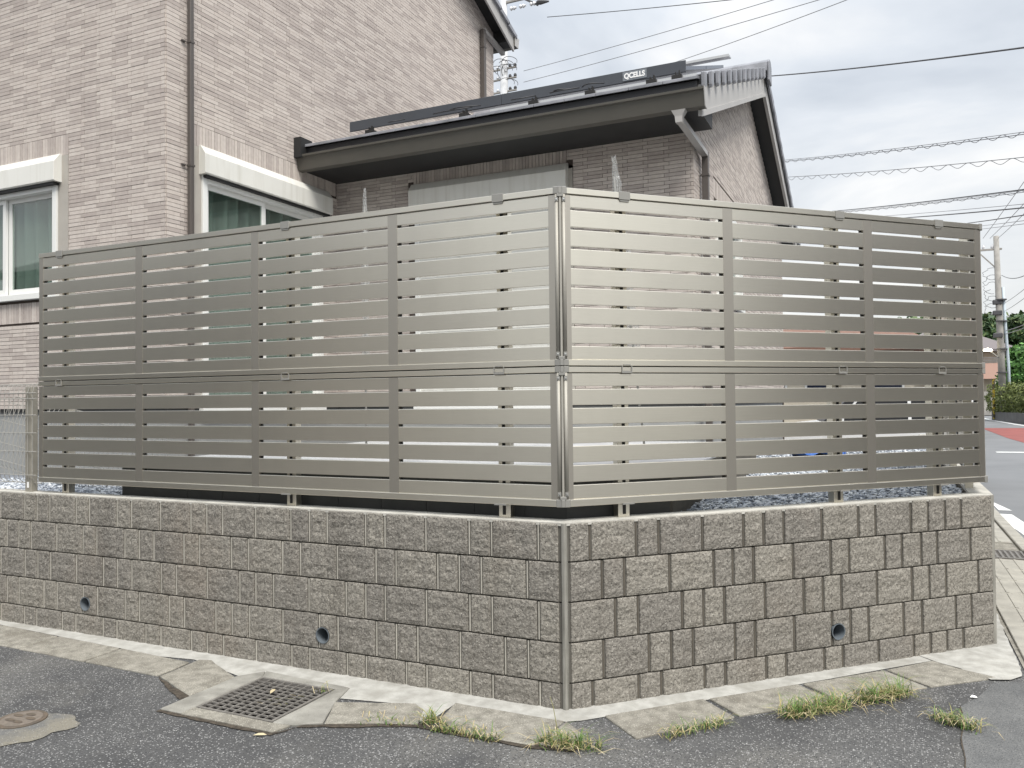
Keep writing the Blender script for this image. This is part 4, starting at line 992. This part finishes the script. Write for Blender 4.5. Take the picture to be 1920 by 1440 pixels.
# ------------------------------------------------------------------ plastic-wrapped poles behind the fence
def wrapped(loc, h, lean, label, wtop, wbot):
    root = empty('wrapped_pole', loc); tag(root, label, 'pole', 'poles wrapped in clear plastic')
    MB().tube([(0, 0, 0), (lean[0] * h, lean[1] * h, h * .93)], .008, 8).build('pole', ALUG, root, smooth=True)
    m = MB(); n = 9; segs = 46; vs = []; r_ = random.Random(len(label))
    for i in range(segs + 1):
        t = i / segs; zz_ = h * (.35 + .65 * t); wv = (wbot + (wtop - wbot) * min(1, max(0, (t - .45) / .5))) * (1 + .22 * math.sin(t * 17) + r_.uniform(-.08, .08))
        for k_ in range(n):
            a = 2 * math.pi * k_ / n; q = wv * r_.uniform(.85, 1.12)
            vs.append((lean[0] * zz_ + q * math.cos(a), lean[1] * zz_ + q * math.sin(a) * .6, zz_ + r_.uniform(-.008, .008)))
    m.add(vs, [(i * n + k_, i * n + (k_ + 1) % n, (i + 1) * n + (k_ + 1) % n, (i + 1) * n + k_) for i in range(segs) for k_ in range(n)])
    m.build('plastic_wrap', PLAST, root, fix=False)
wrapped((-.03, 1.62, 1.13), 2.08, (-.095, .0), 'thin pole in crinkled clear plastic leaning behind the fence right of its corner', .020, .045)
wrapped((-2.30, 1.62, 1.13), 2.10, (0, .0), 'thin pole in clear plastic between the side window and the wing shutter', .016, .034)

# ------------------------------------------------------------------ wire mesh fence at the left, and a spare panel behind it
mf_ = empty('mesh_fence', (-4.035, 0, 0)); tag(mf_, 'pale welded wire fence with one taupe post left of the slat fence', 'wire fence')
B((-.033, .012, .88), (.033, .062, 1.655)).build('post', MESHP, mf_, bev=.003)
B((-.008, .009, .945), (.010, .0115, .985)).build('sticker', WHITEP, mf_)
def mesh_wires(parent, x0, x1, z0, z1, y=0.0, pitch=.0505, hs=()):
    x = x0
    while x < x1:
        p = [(x, y, z0 + .055), (x, y, z1 - .06), (x, y + .012, z1 - .02), (x, y + .045, z1), (x, y + .075, z1 - .012)]
        q = [(x, y + .07, z0 - .01), (x, y + .04, z0 - .008), (x, y + .008, z0 + .02), (x, y, z0 + .055)]
        MB().tube(q[:-1] + p, .0022, 5, cap=False).build('wire', MESHW, parent); x += pitch
    for z, yy_ in [(z1 - .062, y - .0), (z1, y + .045), (z0 + .05, y), (z0 - .008, y + .04)] + [(h, y) for h in hs]:
        MB().tube([(x0 - .02, yy_ - .005, z), (x1, yy_ - .005, z)], .0030, 5).build('line_wire', MESHW, parent)
mesh_wires(mf_, -1.1, .11, .985, 1.672, hs=(1.57, 1.455, 1.33, 1.20))
mp = empty('spare_wire_fence', (-4.55, .62, .875), 0); mp.rotation_euler = (math.radians(-14), math.radians(9), 0)
tag(mp, 'spare grey wire panel leaning behind the left wire fence', 'wire fence')
mesh_wires(mp, -.9, .95, .03, .62, hs=(.22, .40))

# ------------------------------------------------------------------ weeds
def tuft(x, y, n, h, spread, label, m=GRASS, name='weed_tuft', dirv=(0, 0)):
    r_ = random.Random(int(abs(x * 1000) + abs(y * 777))); mb_ = MB()
    for i in range(n):
        a = r_.uniform(0, 2 * math.pi); rr_ = spread * math.sqrt(r_.random())
        bx, by_ = rr_ * math.cos(a) * (1 + abs(dirv[0])), rr_ * math.sin(a) * (1 + abs(dirv[1]))
        if dirv != (0, 0):
            t = r_.uniform(-1, 1); bx, by_ = t * dirv[0] + r_.gauss(0, spread * .35), t * dirv[1] + r_.gauss(0, spread * .35)
        hh = h * (.15 + .95 * r_.random() ** 1.7); la = r_.uniform(0, 2 * math.pi); ln = (hh * r_.uniform(.3, 1.6) + h * r_.uniform(0, .35)); wd = r_.uniform(.0010, .0030)
        px_, py_ = -math.sin(la) * wd, math.cos(la) * wd
        pts = []
        for t in (0, .35, .7, 1.0):
            pts.append((bx + math.cos(la) * ln * t * t, by_ + math.sin(la) * ln * t * t, hh * (1 - (1 - t) ** 1.6) * (1 - .25 * t * t)))
        vs = []
        for t, p in zip((1, .9, .6, .05), pts): vs += [(p[0] - px_ * t, p[1] - py_ * t, p[2]), (p[0] + px_ * t, p[1] + py_ * t, p[2])]
        mb_.add(vs, [(0, 1, 3, 2), (2, 3, 5, 4), (4, 5, 7, 6)])
    root = empty(name, (x, y, .004)); mb_.build('blades', m, root, fix=False)['kind'] = 'stuff'; tag(root, label, 'weeds', 'weeds growing along the kerb')
    return root, mb_
def addstraw(root, n, L, spread, dirv=(0, 0)):
    mb_ = MB(); r_ = random.Random(n + int(spread * 1e4))
    for i in range(n):
        t = r_.uniform(-1, 1); bx, by_ = t * dirv[0] + r_.gauss(0, spread * .5), t * dirv[1] + r_.gauss(0, spread * .5); a = r_.uniform(0, 6.28); l = L * r_.uniform(.4, 1.2)
        ex, ey = bx + l * math.cos(a), by_ + l * math.sin(a); wx, wy = -math.sin(a) * .0016, math.cos(a) * .0016; z0, z1 = r_.uniform(.004, .03), r_.uniform(.003, .035); zm = max(z0, z1) + .012
        mx_, my_ = (bx + ex) / 2, (by_ + ey) / 2
        mb_.add([(bx - wx, by_ - wy, z0), (bx + wx, by_ + wy, z0), (mx_ - wx, my_ - wy, zm), (mx_ + wx, my_ + wy, zm), (ex, ey, z1)], [(0, 1, 3, 2), (2, 3, 4)])
    mb_.build('dry_stalks', STRAW, root, fix=False)['kind'] = 'stuff'
W_ = [(-.68, -.50, 55, 0.036, .05, 'low dry weed strip at the road edge left of the white mortar notch', (.13, .03)),
      (-.52, -.42, 68, 0.080, .04, 'small upright weed in the white mortar notch between two kerb blocks', (.03, .01)),
      (-.31, -.485, 161, 0.060, .05, 'long yellowing weed strip along the kerb left of the wall corner', (.17, .0)),
      (.17, -.41, 210, 0.096, .06, 'bright green weed clump in front of the wall corner', (.13, .02)),
      (.64, -.02, 148, 0.068, .05, 'small weed strip at the kerb just right of the wall corner', (.11, .14)),
      (1.13, .44, 396, 0.096, .07, 'largest dense green weed clump by the kerb on the right', (.13, .13)),
      (1.42, .75, 285, 0.120, .07, 'tall brownish weed clump beside the largest one', (.11, .11)),
      (1.72, .52, 198, 0.068, .05, 'isolated weed tuft in the asphalt seam at the right', (.075, -.045)),
      (-1.24, -.29, 16, 0.040, .03, 'tiny weed sprouting at the corner of the drain grate', (.02, .02))]
for x, y, n, h, sp, lb, dv in W_:
    root, _ = tuft(x, y, n, h, sp, lb, dirv=dv)
    addstraw(root, int(n * .34), h * 1.3, sp * 1.3, dv)
# one seed stalk
st_root = bpy.data.objects['weed_tuft.003']
MB().tube([(-.045, -.0, 0), (-.055, -.0, .08), (-.07, .0, .16), (-.085, .0, .205)], [.002, .0018, .0014, .001], 5).build('stalk', GRASS, st_root)
# fallen leaves and litter
lr = random.Random(5)
for i, (x, y, lb) in enumerate([(-1.47, -.42, 'pale dry leaf lying on the middle of the drain grate'), (-1.30, -.52, 'straw litter on the right side of the drain grate'), (-1.16, -.86, 'small pale leaf on the asphalt in front of the drain'),
                                (1.83, .93, 'tiny white litter scrap on the asphalt right of the weeds')]):
    m = MB(); a = lr.uniform(0, 3); L_, W2 = (.032, .010) if i != 3 else (.018, .012)
    if i == 1:
        for q in range(14):
            a = lr.uniform(0, 6.28); bx, by_ = lr.gauss(0, .05), lr.gauss(0, .05); l = .05; m.add([(bx, by_, .002), (bx + .0025, by_, .002), (bx + l * math.cos(a), by_ + l * math.sin(a), .006)], [(0, 1, 2)])
    else:
        m.add([(-L_, 0, .002), (-L_ * .3, -W2, .006), (L_ * .4, -W2 * .8, .005), (L_, 0, .003), (L_ * .4, W2 * .8, .009), (-L_ * .3, W2, .008), (0, 0, .003)], [(0, 1, 6), (1, 2, 6), (2, 3, 6), (3, 4, 6), (4, 5, 6), (5, 0, 6)])
    o = m.build('fallen_leaf' if i in (0, 2) else 'litter', STRAW if i != 3 else WHITEP, fix=False); o.location = (x, y, .017 if i < 2 else .006); o.rotation_euler = (0, 0, a)
    tag(o, lb, 'leaf' if i in (0, 2) else 'litter')

# ------------------------------------------------------------------ foliage helpers
def leaves(name, blobs, n, size, m, seed, parent=None, flat=.0):
    r = np.random.default_rng(seed)
    V = []; tot = sum(b[3] * b[4] * b[5] for b in blobs) ** 1.0
    for cx, cy, cz, rx, ry_, rz_ in blobs:
        k_ = max(60, int(n * (rx * ry_ * rz_) / tot))
        d = r.normal(size=(k_, 3)); d /= np.linalg.norm(d, axis=1)[:, None]
        rad = r.uniform(.45, 1.0, (k_, 1)) ** .5
        lump = 1 + .18 * np.sin(d[:, :1] * 7 + cx) * np.sin(d[:, 1:2] * 6 + cy) + .15 * np.sin(d[:, 2:3] * 9 + cz)
        P = d * rad * lump * np.array([rx, ry_, rz_]) + np.array([cx, cy, cz])
        nrm = d + r.normal(size=(k_, 3)) * .7; nrm /= np.linalg.norm(nrm, axis=1)[:, None]
        t = np.cross(nrm, r.normal(size=(k_, 3))); t /= np.linalg.norm(t, axis=1)[:, None]; b = np.cross(nrm, t)
        s = (size * r.uniform(.5, 1.3, (k_, 1)))
        V.append(np.stack([P - t * s, P - b * s * .55, P + t * s, P + b * s * .55], 1).reshape(-1, 3))
    V = np.concatenate(V); F = np.arange(len(V)).reshape(-1, 4)
    me = bpy.data.meshes.new(name); me.from_pydata(V.tolist(), [], F.tolist()); me.materials.append(m)
    return link(bpy.data.objects.new(name, me), parent)

# ------------------------------------------------------------------ things beyond, along the side road
# utility pole with lamp
up = empty('utility_pole', (6.39, 40.39, .40)); tag(up, 'tall concrete utility pole with lit lamp beside the hedge at the right', 'utility pole')
MB().tube([(0, 0, 0), (-.09, -.14, 4.2), (-.18, -.29, 8.6)], [.165, .145, .115], 14).build('shaft', POLE, up, smooth=True)
MB().tube([(.27, 0, .0), (.22, -.1, 2.6), (.14, -.12, 4.2), (.06, -.2, 6.2)], .065, 8).build('conduit', CONDUIT, up, smooth=True)
for z in (1.2, 2.2, 3.3, 4.6, 5.6): MB().tube([(-.03, -.02 - z * .03, z), (-.03, -.02 - z * .03, z + .05)], .24, 12).build('band', WIRE, up)
MB().box((-1.05, -.3, 7.95), (.05, -.2, 8.03)).build('cross_arm', POLE, up)
bar((-.95, -.25, 7.95), (-.2, -.25, 7.1), .05, .05).build('arm_brace', POLE, up)
for x in (-1.0, -.7, -.35): MB().tube([(x, -.25, 8.02), (x, -.25, 8.12), (x, -.25, 8.22)], [.05, .07, .03], 8).build('insulator', INSUL, up)
MB().tube([(-1.0, -.25, 7.9), (-1.0, -.25, 7.35)], .16, 12).build('transformer', INSUL, up)
for i in range(6):
    r_ = random.Random(i); z = 5.2 + .55 * i * .6
    MB().tube([(-.12 + .35 * math.cos(a) * r_.uniform(.6, 1.2) - .25, -.25, z + .28 * math.sin(a)) for a in np.linspace(r_.uniform(0, 2), r_.uniform(3.5, 6), 16)], .011, 5).build('wire_loop', WIRE, up)
for z in (3.85, 4.9, 5.4): B((-.38, -.35, z), (.0, -.15, z + .22)).build('junction_box', WIRE, up, bev=.03)
lm = MB().tube([(-.2, -.2, 2.95), (-.5, -.3, 3.2), (-.72, -.35, 3.3)], .03, 6).build('lamp_arm', POLE, up)
MB().tube([(-.45, -.33, 3.27), (-.62, -.38, 3.30), (-.80, -.42, 3.28)], [.04, .07, .035], 10).build('lamp_head', LAMPE, up, smooth=True)
gd = tag(MB().tube([(0, 0, 0), (0, 0, 1.9)], .055, 8).build('stay_guard', GOLDT), 'yellow and black stay wire guard left of the utility pole', 'wire guard'); gd.location = (6.0, 40.4, .45)
# hedge, kerb and steps
hd = empty('hedge', (6.6, 38, .4)); tag(hd, 'clipped yellow-green hedge beside the road at the right edge', 'hedge')
hv = []
leaves('foliage', [(x, -4.2 + (x) * -3.9 + 6.0, .98 + .08 * math.sin(x * 9), .55, .85, .72) for x in np.linspace(-.35, 3.0, 14)], 26000, .06, LEAFH, 3, hd)
wl_ = MB().prism([(5.95, 40.9), (6.75, 35.6), (7.6, 32.0), (7.9, 32.1), (7.05, 35.8), (6.3, 41.0)], .25, .78).build('hedge_kerb', mat('dark_concrete', (.12, .12, .12), rough=.9, col2=(.09, .09, .09)))
tag(wl_, 'low dark concrete kerb wall under the hedge', 'low wall')
stp = empty('stone_steps', (6.6, 47, .5)); tag(stp, 'grey stone garden steps behind the fence end across the road', 'steps')
for i in range(5): B((-2.0, i * .5, 0), (.7, i * .5 + .5, .25 + i * .26)).build('step', POLE, stp)
# far house
fh = empty('far_house', (8.2, 60, .7)); tag(fh, 'cream and salmon house with grey hipped roof behind the utility pole', 'house')
B((-6, 0, 0), (.45, 7, 4.1)).build('wall', CREAM, fh); B((-5, -1.0, 2.0), (-.02, -.003, 3.05)).build('balcony', PINK, fh)
MB().add([(-6.8, -.8, 4.0), (1.3, -.8, 4.0), (1.3, 7.8, 4.0), (-6.8, 7.8, 4.0), (-4.2, 3.5, 5.6), (-1.6, 3.5, 5.6), (-6.8, -.8, 3.85), (1.3, -.8, 3.85), (1.3, 7.8, 3.85), (-6.8, 7.8, 3.85)],
         [(0, 1, 5, 4), (1, 2, 5), (2, 3, 4, 5), (3, 0, 4), (6, 7, 1, 0), (7, 8, 2, 1), (8, 9, 3, 2), (9, 6, 0, 3), (6, 9, 8, 7)]).build('roof', SLATEB, fh)
wn_ = B((-1.9, -.03, 3.1), (-.75, -.005, 3.8)).build('window', CARK, fh); B((-1.86, -.045, 3.14), (-1.34, -.032, 3.76)).build('pane', SOLAR, wn_); B((-1.30, -.045, 3.14), (-.79, -.032, 3.76)).build('pane', SOLAR, wn_)
for i in range(4): B((-5, -1.03, 3.1 + i * .1), (-.02, -1.0, 3.13 + i * .1)).build('railing', WIREL, fh)
# trees
tr1 = empty('garden_tree', (9.2, 50.5, .5)); tag(tr1, 'bright green bushy tree right of the utility pole', 'tree')
leaves('crown', [(0, 0, 2.9, 1.5, 1.4, 1.2), (-1.0, -.4, 2.2, .9, .9, .9), (1.3, .2, 2.6, 1.3, 1.2, 1.3), (.2, -.3, 1.6, 1.4, 1.1, .9), (-.6, .1, 3.5, .7, .7, .5), (1.8, .0, 3.7, .8, .8, .6), (2.6, 0, 2.4, 1.2, 1.1, 1.2), (-1.5, 0, 1.5, .6, .6, .8)], 26000, .13, LEAFB, 5, tr1)
MB().tube([(0, 0, 0), (.05, 0, 1.2), (.2, 0, 2.6)], [.16, .12, .06], 8).build('trunk', BARK, tr1, smooth=True)
wd = leaves('woodland', [(10 + i * 3.1 + random.uniform(-1, 1), 103 + random.uniform(-4, 4), 7.4 + random.uniform(-1.2, 1.2), 2.8, 2.6, random.uniform(2.4, 3.4)) for i in range(-8, 7)] +
            [(8 + i * 2.6, 98 + random.uniform(-3, 3), 3.6 + random.uniform(-.8, 1.2), 2.4, 2.2, 3.0) for i in range(-8, 8)], 90000, .34, LEAFD, 9)
tag(wd, 'dark green wooded slope behind the far house', 'woodland', kind='stuff')
# neighbour house behind the garden
nh = empty('neighbour_house', (0, 0, 0)); tag(nh, 'orange-roofed neighbouring house seen in slivers through the right fence slats', 'house')
B((-6, 27, 0), (2.3, 34, 3.35)).build('wall', CREAM, nh)
MB().add([(-6.8, 26.2, 3.3), (3.0, 26.2, 3.3), (3.0, 34.8, 3.3), (-6.8, 34.8, 3.3), (-3.5, 30.5, 4.55), (1.2, 30.5, 4.55), (-6.8, 26.2, 3.12), (3.0, 26.2, 3.12), (3.0, 34.8, 3.12), (-6.8, 34.8, 3.12)],
         [(0, 1, 5, 4), (1, 2, 5), (2, 3, 4, 5), (3, 0, 4), (6, 7, 1, 0), (7, 8, 2, 1), (8, 9, 3, 2), (9, 6, 0, 3), (6, 9, 8, 7)]).build('roof', ORANGE, nh)
for x in (-3, -1.2, .8):
    q = B((x, 26.96, 1.6), (x + 1.2, 26.99, 2.8)).build('window', SASH, nh); B((x + .08, 26.93, 1.68), (x + 1.12, 26.955, 2.72)).build('pane', SOLAR, q)
# parked car
car = empty('parked_car', (1.15, 11.9, .05), math.radians(8)); tag(car, 'white compact car parked beyond the gravel seen through the fence slats', 'car')
hw = .74
prof = [(-1.6, .35), (-1.68, .55), (-1.66, .82), (-1.58, .98), (-.78, 1.06), (-.78, 1.06), (1.62, 1.06), (1.66, .6), (1.62, .35)]
MB().add([(x, -hw, z) for x, z in prof] + [(x, hw, z) for x, z in prof], [tuple(range(9)), tuple(range(17, 8, -1))] + [(i, 9 + i, 9 + (i + 1) % 9, (i + 1) % 9) for i in range(9)]).build('body', CARW, car, bev=.04, seg=3)
cab = [(-.82, 1.05), (-.28, 1.56), (-.1, 1.60), (1.4, 1.58), (1.58, 1.05)]
MB().add([(x, -hw + (.02 if z < 1.2 else .09), z) for x, z in cab] + [(x, hw - (.02 if z < 1.2 else .09), z) for x, z in cab], [tuple(range(5)), tuple(range(9, 4, -1))] + [(i, 5 + i, 5 + (i + 1) % 5, (i + 1) % 5) for i in range(5)]).build('cabin', CARK, car, bev=.03, seg=2)
MB().box((-.2, -hw + .08, 1.585), (1.42, hw - .08, 1.63)).build('roof', CARW, car, bev=.02, seg=2)
for x in (-.25, .55, 1.5):
    for s in (-1, 1): bar((x - (.28 if x < 0 else 0), s * (hw - .015), 1.06), (x + (.12 if x < 0 else 0), s * (hw - .075), 1.59), .05, .03).build('pillar', CARW, car)
for x in (-1.05, 1.05):
    for s in (-1, 1):
        wh = MB().tube([(x, s * (hw - .16), .28), (x, s * (hw + .01), .28)], .28, 22).build('wheel', CARK, car, bev=.02); MB().tube([(x, s * (hw + .002), .28), (x, s * (hw + .016), .28)], .17, 16).build('rim', SILVER, wh)
for s in (-1, 1): B((-1.69, s * .62 - .12, .74), (-1.62, s * .62 + .12, .9)).build('headlight', SILVER, car, bev=.02)
B((-1.70, -.165, .48), (-1.685, .165, .64)).build('number_plate', YELLOW, car)
for s in (-1, 1): B((-.62, s * (hw + .10) - .05, 1.05), (-.48, s * (hw + .10) + .05, 1.2)).build('mirror', CARW, car, bev=.02)
# folded tarp on the gravel
m = MB(); n = 10
vs = [(i * .06, j * .07, .03 + .03 * math.sin(i * 1.3 + j) + .02 * math.cos(j * 2.1)) for j in range(n) for i in range(n)]
m.add(vs, [(j * n + i, j * n + i + 1, (j + 1) * n + i + 1, (j + 1) * n + i) for j in range(n - 1) for i in range(n - 1)])
tp_ = m.build('folded_tarp', TARP, smooth=True); tp_.location = (.5, 5.4, .885); tag(tp_, 'blue folded sheet lying on the gravel behind the right fence slats', 'tarp')

# ------------------------------------------------------------------ unseen houses added behind the viewer to block sky from the fence reflection
DUSK = mat('brown_grey_render', (0.24, 0.22, 0.197), rough=0.85, col2=(0.20, 0.183, 0.164), vscale=1.5)
def added_house(x0, y0, x1, y1, h, label, side):
    o = empty('unseen_added_house', ((x0 + x1) / 2, (y0 + y1) / 2, 0)); tag(o, label, 'house', 'unseen houses added for the fence reflection')
    a, b = (x1 - x0) / 2, (y1 - y0) / 2
    B((-a, -b, 0), (a, b, h)).build('wall', DUSK, o)
    e_ = .6
    MB().add([(-a - e_, -b - e_, h), (a + e_, -b - e_, h), (a + e_, b + e_, h), (-a - e_, b + e_, h), (-a * .4, 0, h + 2), (a * .4, 0, h + 2)], [(0, 1, 5, 4), (1, 2, 5), (2, 3, 4, 5), (3, 0, 4), (0, 3, 2, 1)]).build('roof', SLATEB, o)
    for z in (.9, 3.7 if h > 5 else 3.0):
        for t_ in (-.55, .05, .6):
            if side == 'y': q = B((t_ * a - .8, b + .005, z), (t_ * a + .8, b + .06, z + 1.2)).build('window', SASH, o); B((t_ * a - .72, b + .061, z + .08), (t_ * a + .72, b + .07, z + 1.12)).build('pane', SOLAR, q)
            else: q = B((-a - .06, t_ * b - .8, z), (-a - .005, t_ * b + .8, z + 1.2)).build('window', SASH, o); B((-a - .07, t_ * b - .72, z + .08), (-a - .061, t_ * b + .72, z + 1.12)).build('pane', SOLAR, q)
added_house(-20, -16, -8.6, -7.8, 5.0, 'unseen brown-grey two-storey house added across the front street to darken the fence reflection', 'y')
added_house(-5.5, -31, 4.0, -23, 3.6, 'unseen brown-grey house added further back behind the viewer to darken the fence reflection', 'y')
added_house(10.6, -.9, 19, 11, 4.7, 'unseen brown-grey two-storey house added across the side road to darken the fence reflection', 'x')

# ------------------------------------------------------------------ pole behind the house and overhead wires
bp_ = empty('rear_utility_pole', (-12.0, 24.95, .3)); tag(bp_, 'pale utility pole behind the house between the main roof and solar panels', 'utility pole')
MB().tube([(0, 0, 0), (.01, 0, 8), (.03, 0, 17.6)], [.21, .18, .135], 14).build('shaft', POLEL, bp_, smooth=True)
for z in (13.35, 13.85, 14.25):
    B((-.55, -.04, z), (.55, .04, z + .05)).build('cross_arm', POLE, bp_)
    for x in (-.5, -.25, .28, .5): MB().tube([(x, 0, z + .05), (x, 0, z + .1), (x, 0, z + .17)], [.04, .07, .04], 8).build('insulator', WIRE if x > 0 else INSUL, bp_)
for i in range(8):
    r_ = random.Random(20 + i); cx, cz = r_.uniform(-.3, .4), 13.3 + r_.uniform(0, 1.1)
    MB().tube([(cx + .32 * math.cos(a), -.2 + .1 * math.sin(a * 2), cz + .3 * math.sin(a)) for a in np.linspace(0, r_.uniform(2, 4.5), 12)], .012, 5).build('jumper_wire', WIRE, bp_)
for z in (16.6, 17.1):
    for x0 in (.3, .7, 1.15): MB().tube([(x0, 0, z), (x0 + .06, 0, z), (x0 + .12, 0, z), (x0 + .18, 0, z), (x0 + .24, 0, z), (x0 + .3, 0, z)], [.03, .085, .04, .085, .04, .03], 8).build('insulator', INSUL, bp_)
    MB().tube([(1.45, 0, z), (1.58, 0, z), (1.95, 0, z - .05)], [.07, .11, .03], 8).build('dead_end_clamp', WIRE, bp_)
B((-.1, -.05, 16.85), (1.9, .05, 16.93)).build('cross_arm', POLE, bp_); bar((.1, 0, 17.4), (1.5, 0, 16.5), .07, .07).build('arm_brace', WIRE, bp_)
def world(x, y, t): return Vector(CAM) + Vector(FW + AX * (x - 960) / FPX - UP * (y - 720) / FPX) * t
def wire(p, q, r, m, label, sag=.25, n=24, wave=None, ext=1.55):
    P, Q = world(*p), world(*q); Q = P + (Q - P) * ext
    pts = [P + (Q - P) * (i / n) - Vector((0, 0, sag * 4 * (i / n) * (1 - i / n))) for i in range(n + 1)]
    o = MB().tube(pts, r, 6).build('overhead_wire', m, None, smooth=True)
    if wave:
        amp, cnt, below = wave; cnt = int(cnt * 1.38); k_ = cnt * 10; vs = []
        for i in range(k_ + 1):
            t = i / k_; b_ = P + (Q - P) * t - Vector((0, 0, sag * 4 * t * (1 - t)))
            vs.append(b_ + Vector((0, 0, (-amp + amp * math.cos(t * cnt * 2 * math.pi)) if below else amp * math.sin(t * cnt * 2 * math.pi))))
        MB().tube(vs, r * .8, 5).build('hanger_spiral', m, o, smooth=True)
        if not below:
            MB().tube([p_ - Vector((0, 0, amp * 2.0)) if False else p_ + Vector((0, 0, amp)) for p_ in pts], r * .8, 5).build('messenger_wire', m, o, smooth=True)
    return tag(o, label, 'wire', 'overhead wires')
wire((982, 133, 32), (1430, 0, 24), .011, WIREL, 'upper thin wire running right from the pole behind the house', .1)
wire((982, 154, 32), (1510, 0, 23), .011, WIREL, 'lower thin wire running right from the pole behind the house', .12)
wire((1262, 118, 32), (1575, 0, 24), .012, WIREL, 'thin wire rising from behind the right end of the solar panels', .08)
wire((1026, 32, 31), (1343, 0, 27), .014, WIRE, 'topmost wire from the insulators beside the main roof', .05)
wire((1425, 144, 26), (1920, 78, 15), .017, WIRE, 'thick twisted cable crossing the sky right of the ridge', .12)
wire((1465, 303, 26), (1920, 243, 16), .009, WIREL, 'cable with a wavy hanger between two strands right of the gable', .1, wave=(.045, 22, False))
wire((1475, 332, 26), (1920, 286, 16), .008, WIREL, 'single strand with a looping hanger below it right of the gable', .1, wave=(.05, 18, True))
wire((1560, 396, 34), (1920, 349, 18), .014, WIRE, 'dark cable leaving the fence top left of the others', .08)
wire((1575, 398, 34), (1920, 354, 18), .008, WIREL, 'thin cable with lattice hanger just under the dark one', .08, wave=(.035, 20, False))
wire((1640, 406, 36), (1920, 379, 20), .008, WIREL, 'thin strand above the thickest low cable', .05)
wire((1670, 410, 36), (1920, 386, 20), .017, WIRE, 'thickest low cable above the fence at the right', .05)
wire((1810, 419, 36), (1920, 402, 22), .016, WIRE, 'short thick cable over the fence end', .02)
wire((1835, 424, 36), (1920, 413, 22), .009, WIREL, 'upper of two thin strands over the fence end', .01)
wire((1835, 430, 36), (1920, 419, 22), .009, WIREL, 'lower of two thin strands over the fence end', .01)
for i, (a, b, lb) in enumerate([((1843, 447), (1920, 338), 'steep thin wire from the utility pole arm, leftmost of three'), ((1856, 447), (1920, 379), 'steep thin wire from the utility pole arm, middle of three'), ((1872, 446), (1920, 398), 'steep thin wire from the utility pole arm, rightmost of three')]):
    wire((*a, 38), (*b, 26), .010, WIREL, lb, .05)
wire((1878, 516, 38), (1920, 503, 30), .014, WIRE, 'service cable leaving the utility pole below its arm', .3)
wire((1884, 568, 38), (1920, 540, 28), .010, WIREL, 'upper of the paired cables from the pole above the trees', .05)
wire((1884, 583, 38), (1920, 557, 28), .010, WIREL, 'lower of the paired cables from the pole above the trees', .05)
wire((1886, 620, 38), (1920, 607, 28), .016, WIREL, 'upper pale cable from the pole in front of the woods', .04)
wire((1886, 626, 38), (1920, 613, 28), .016, WIREL, 'lower pale cable from the pole in front of the woods', .04)
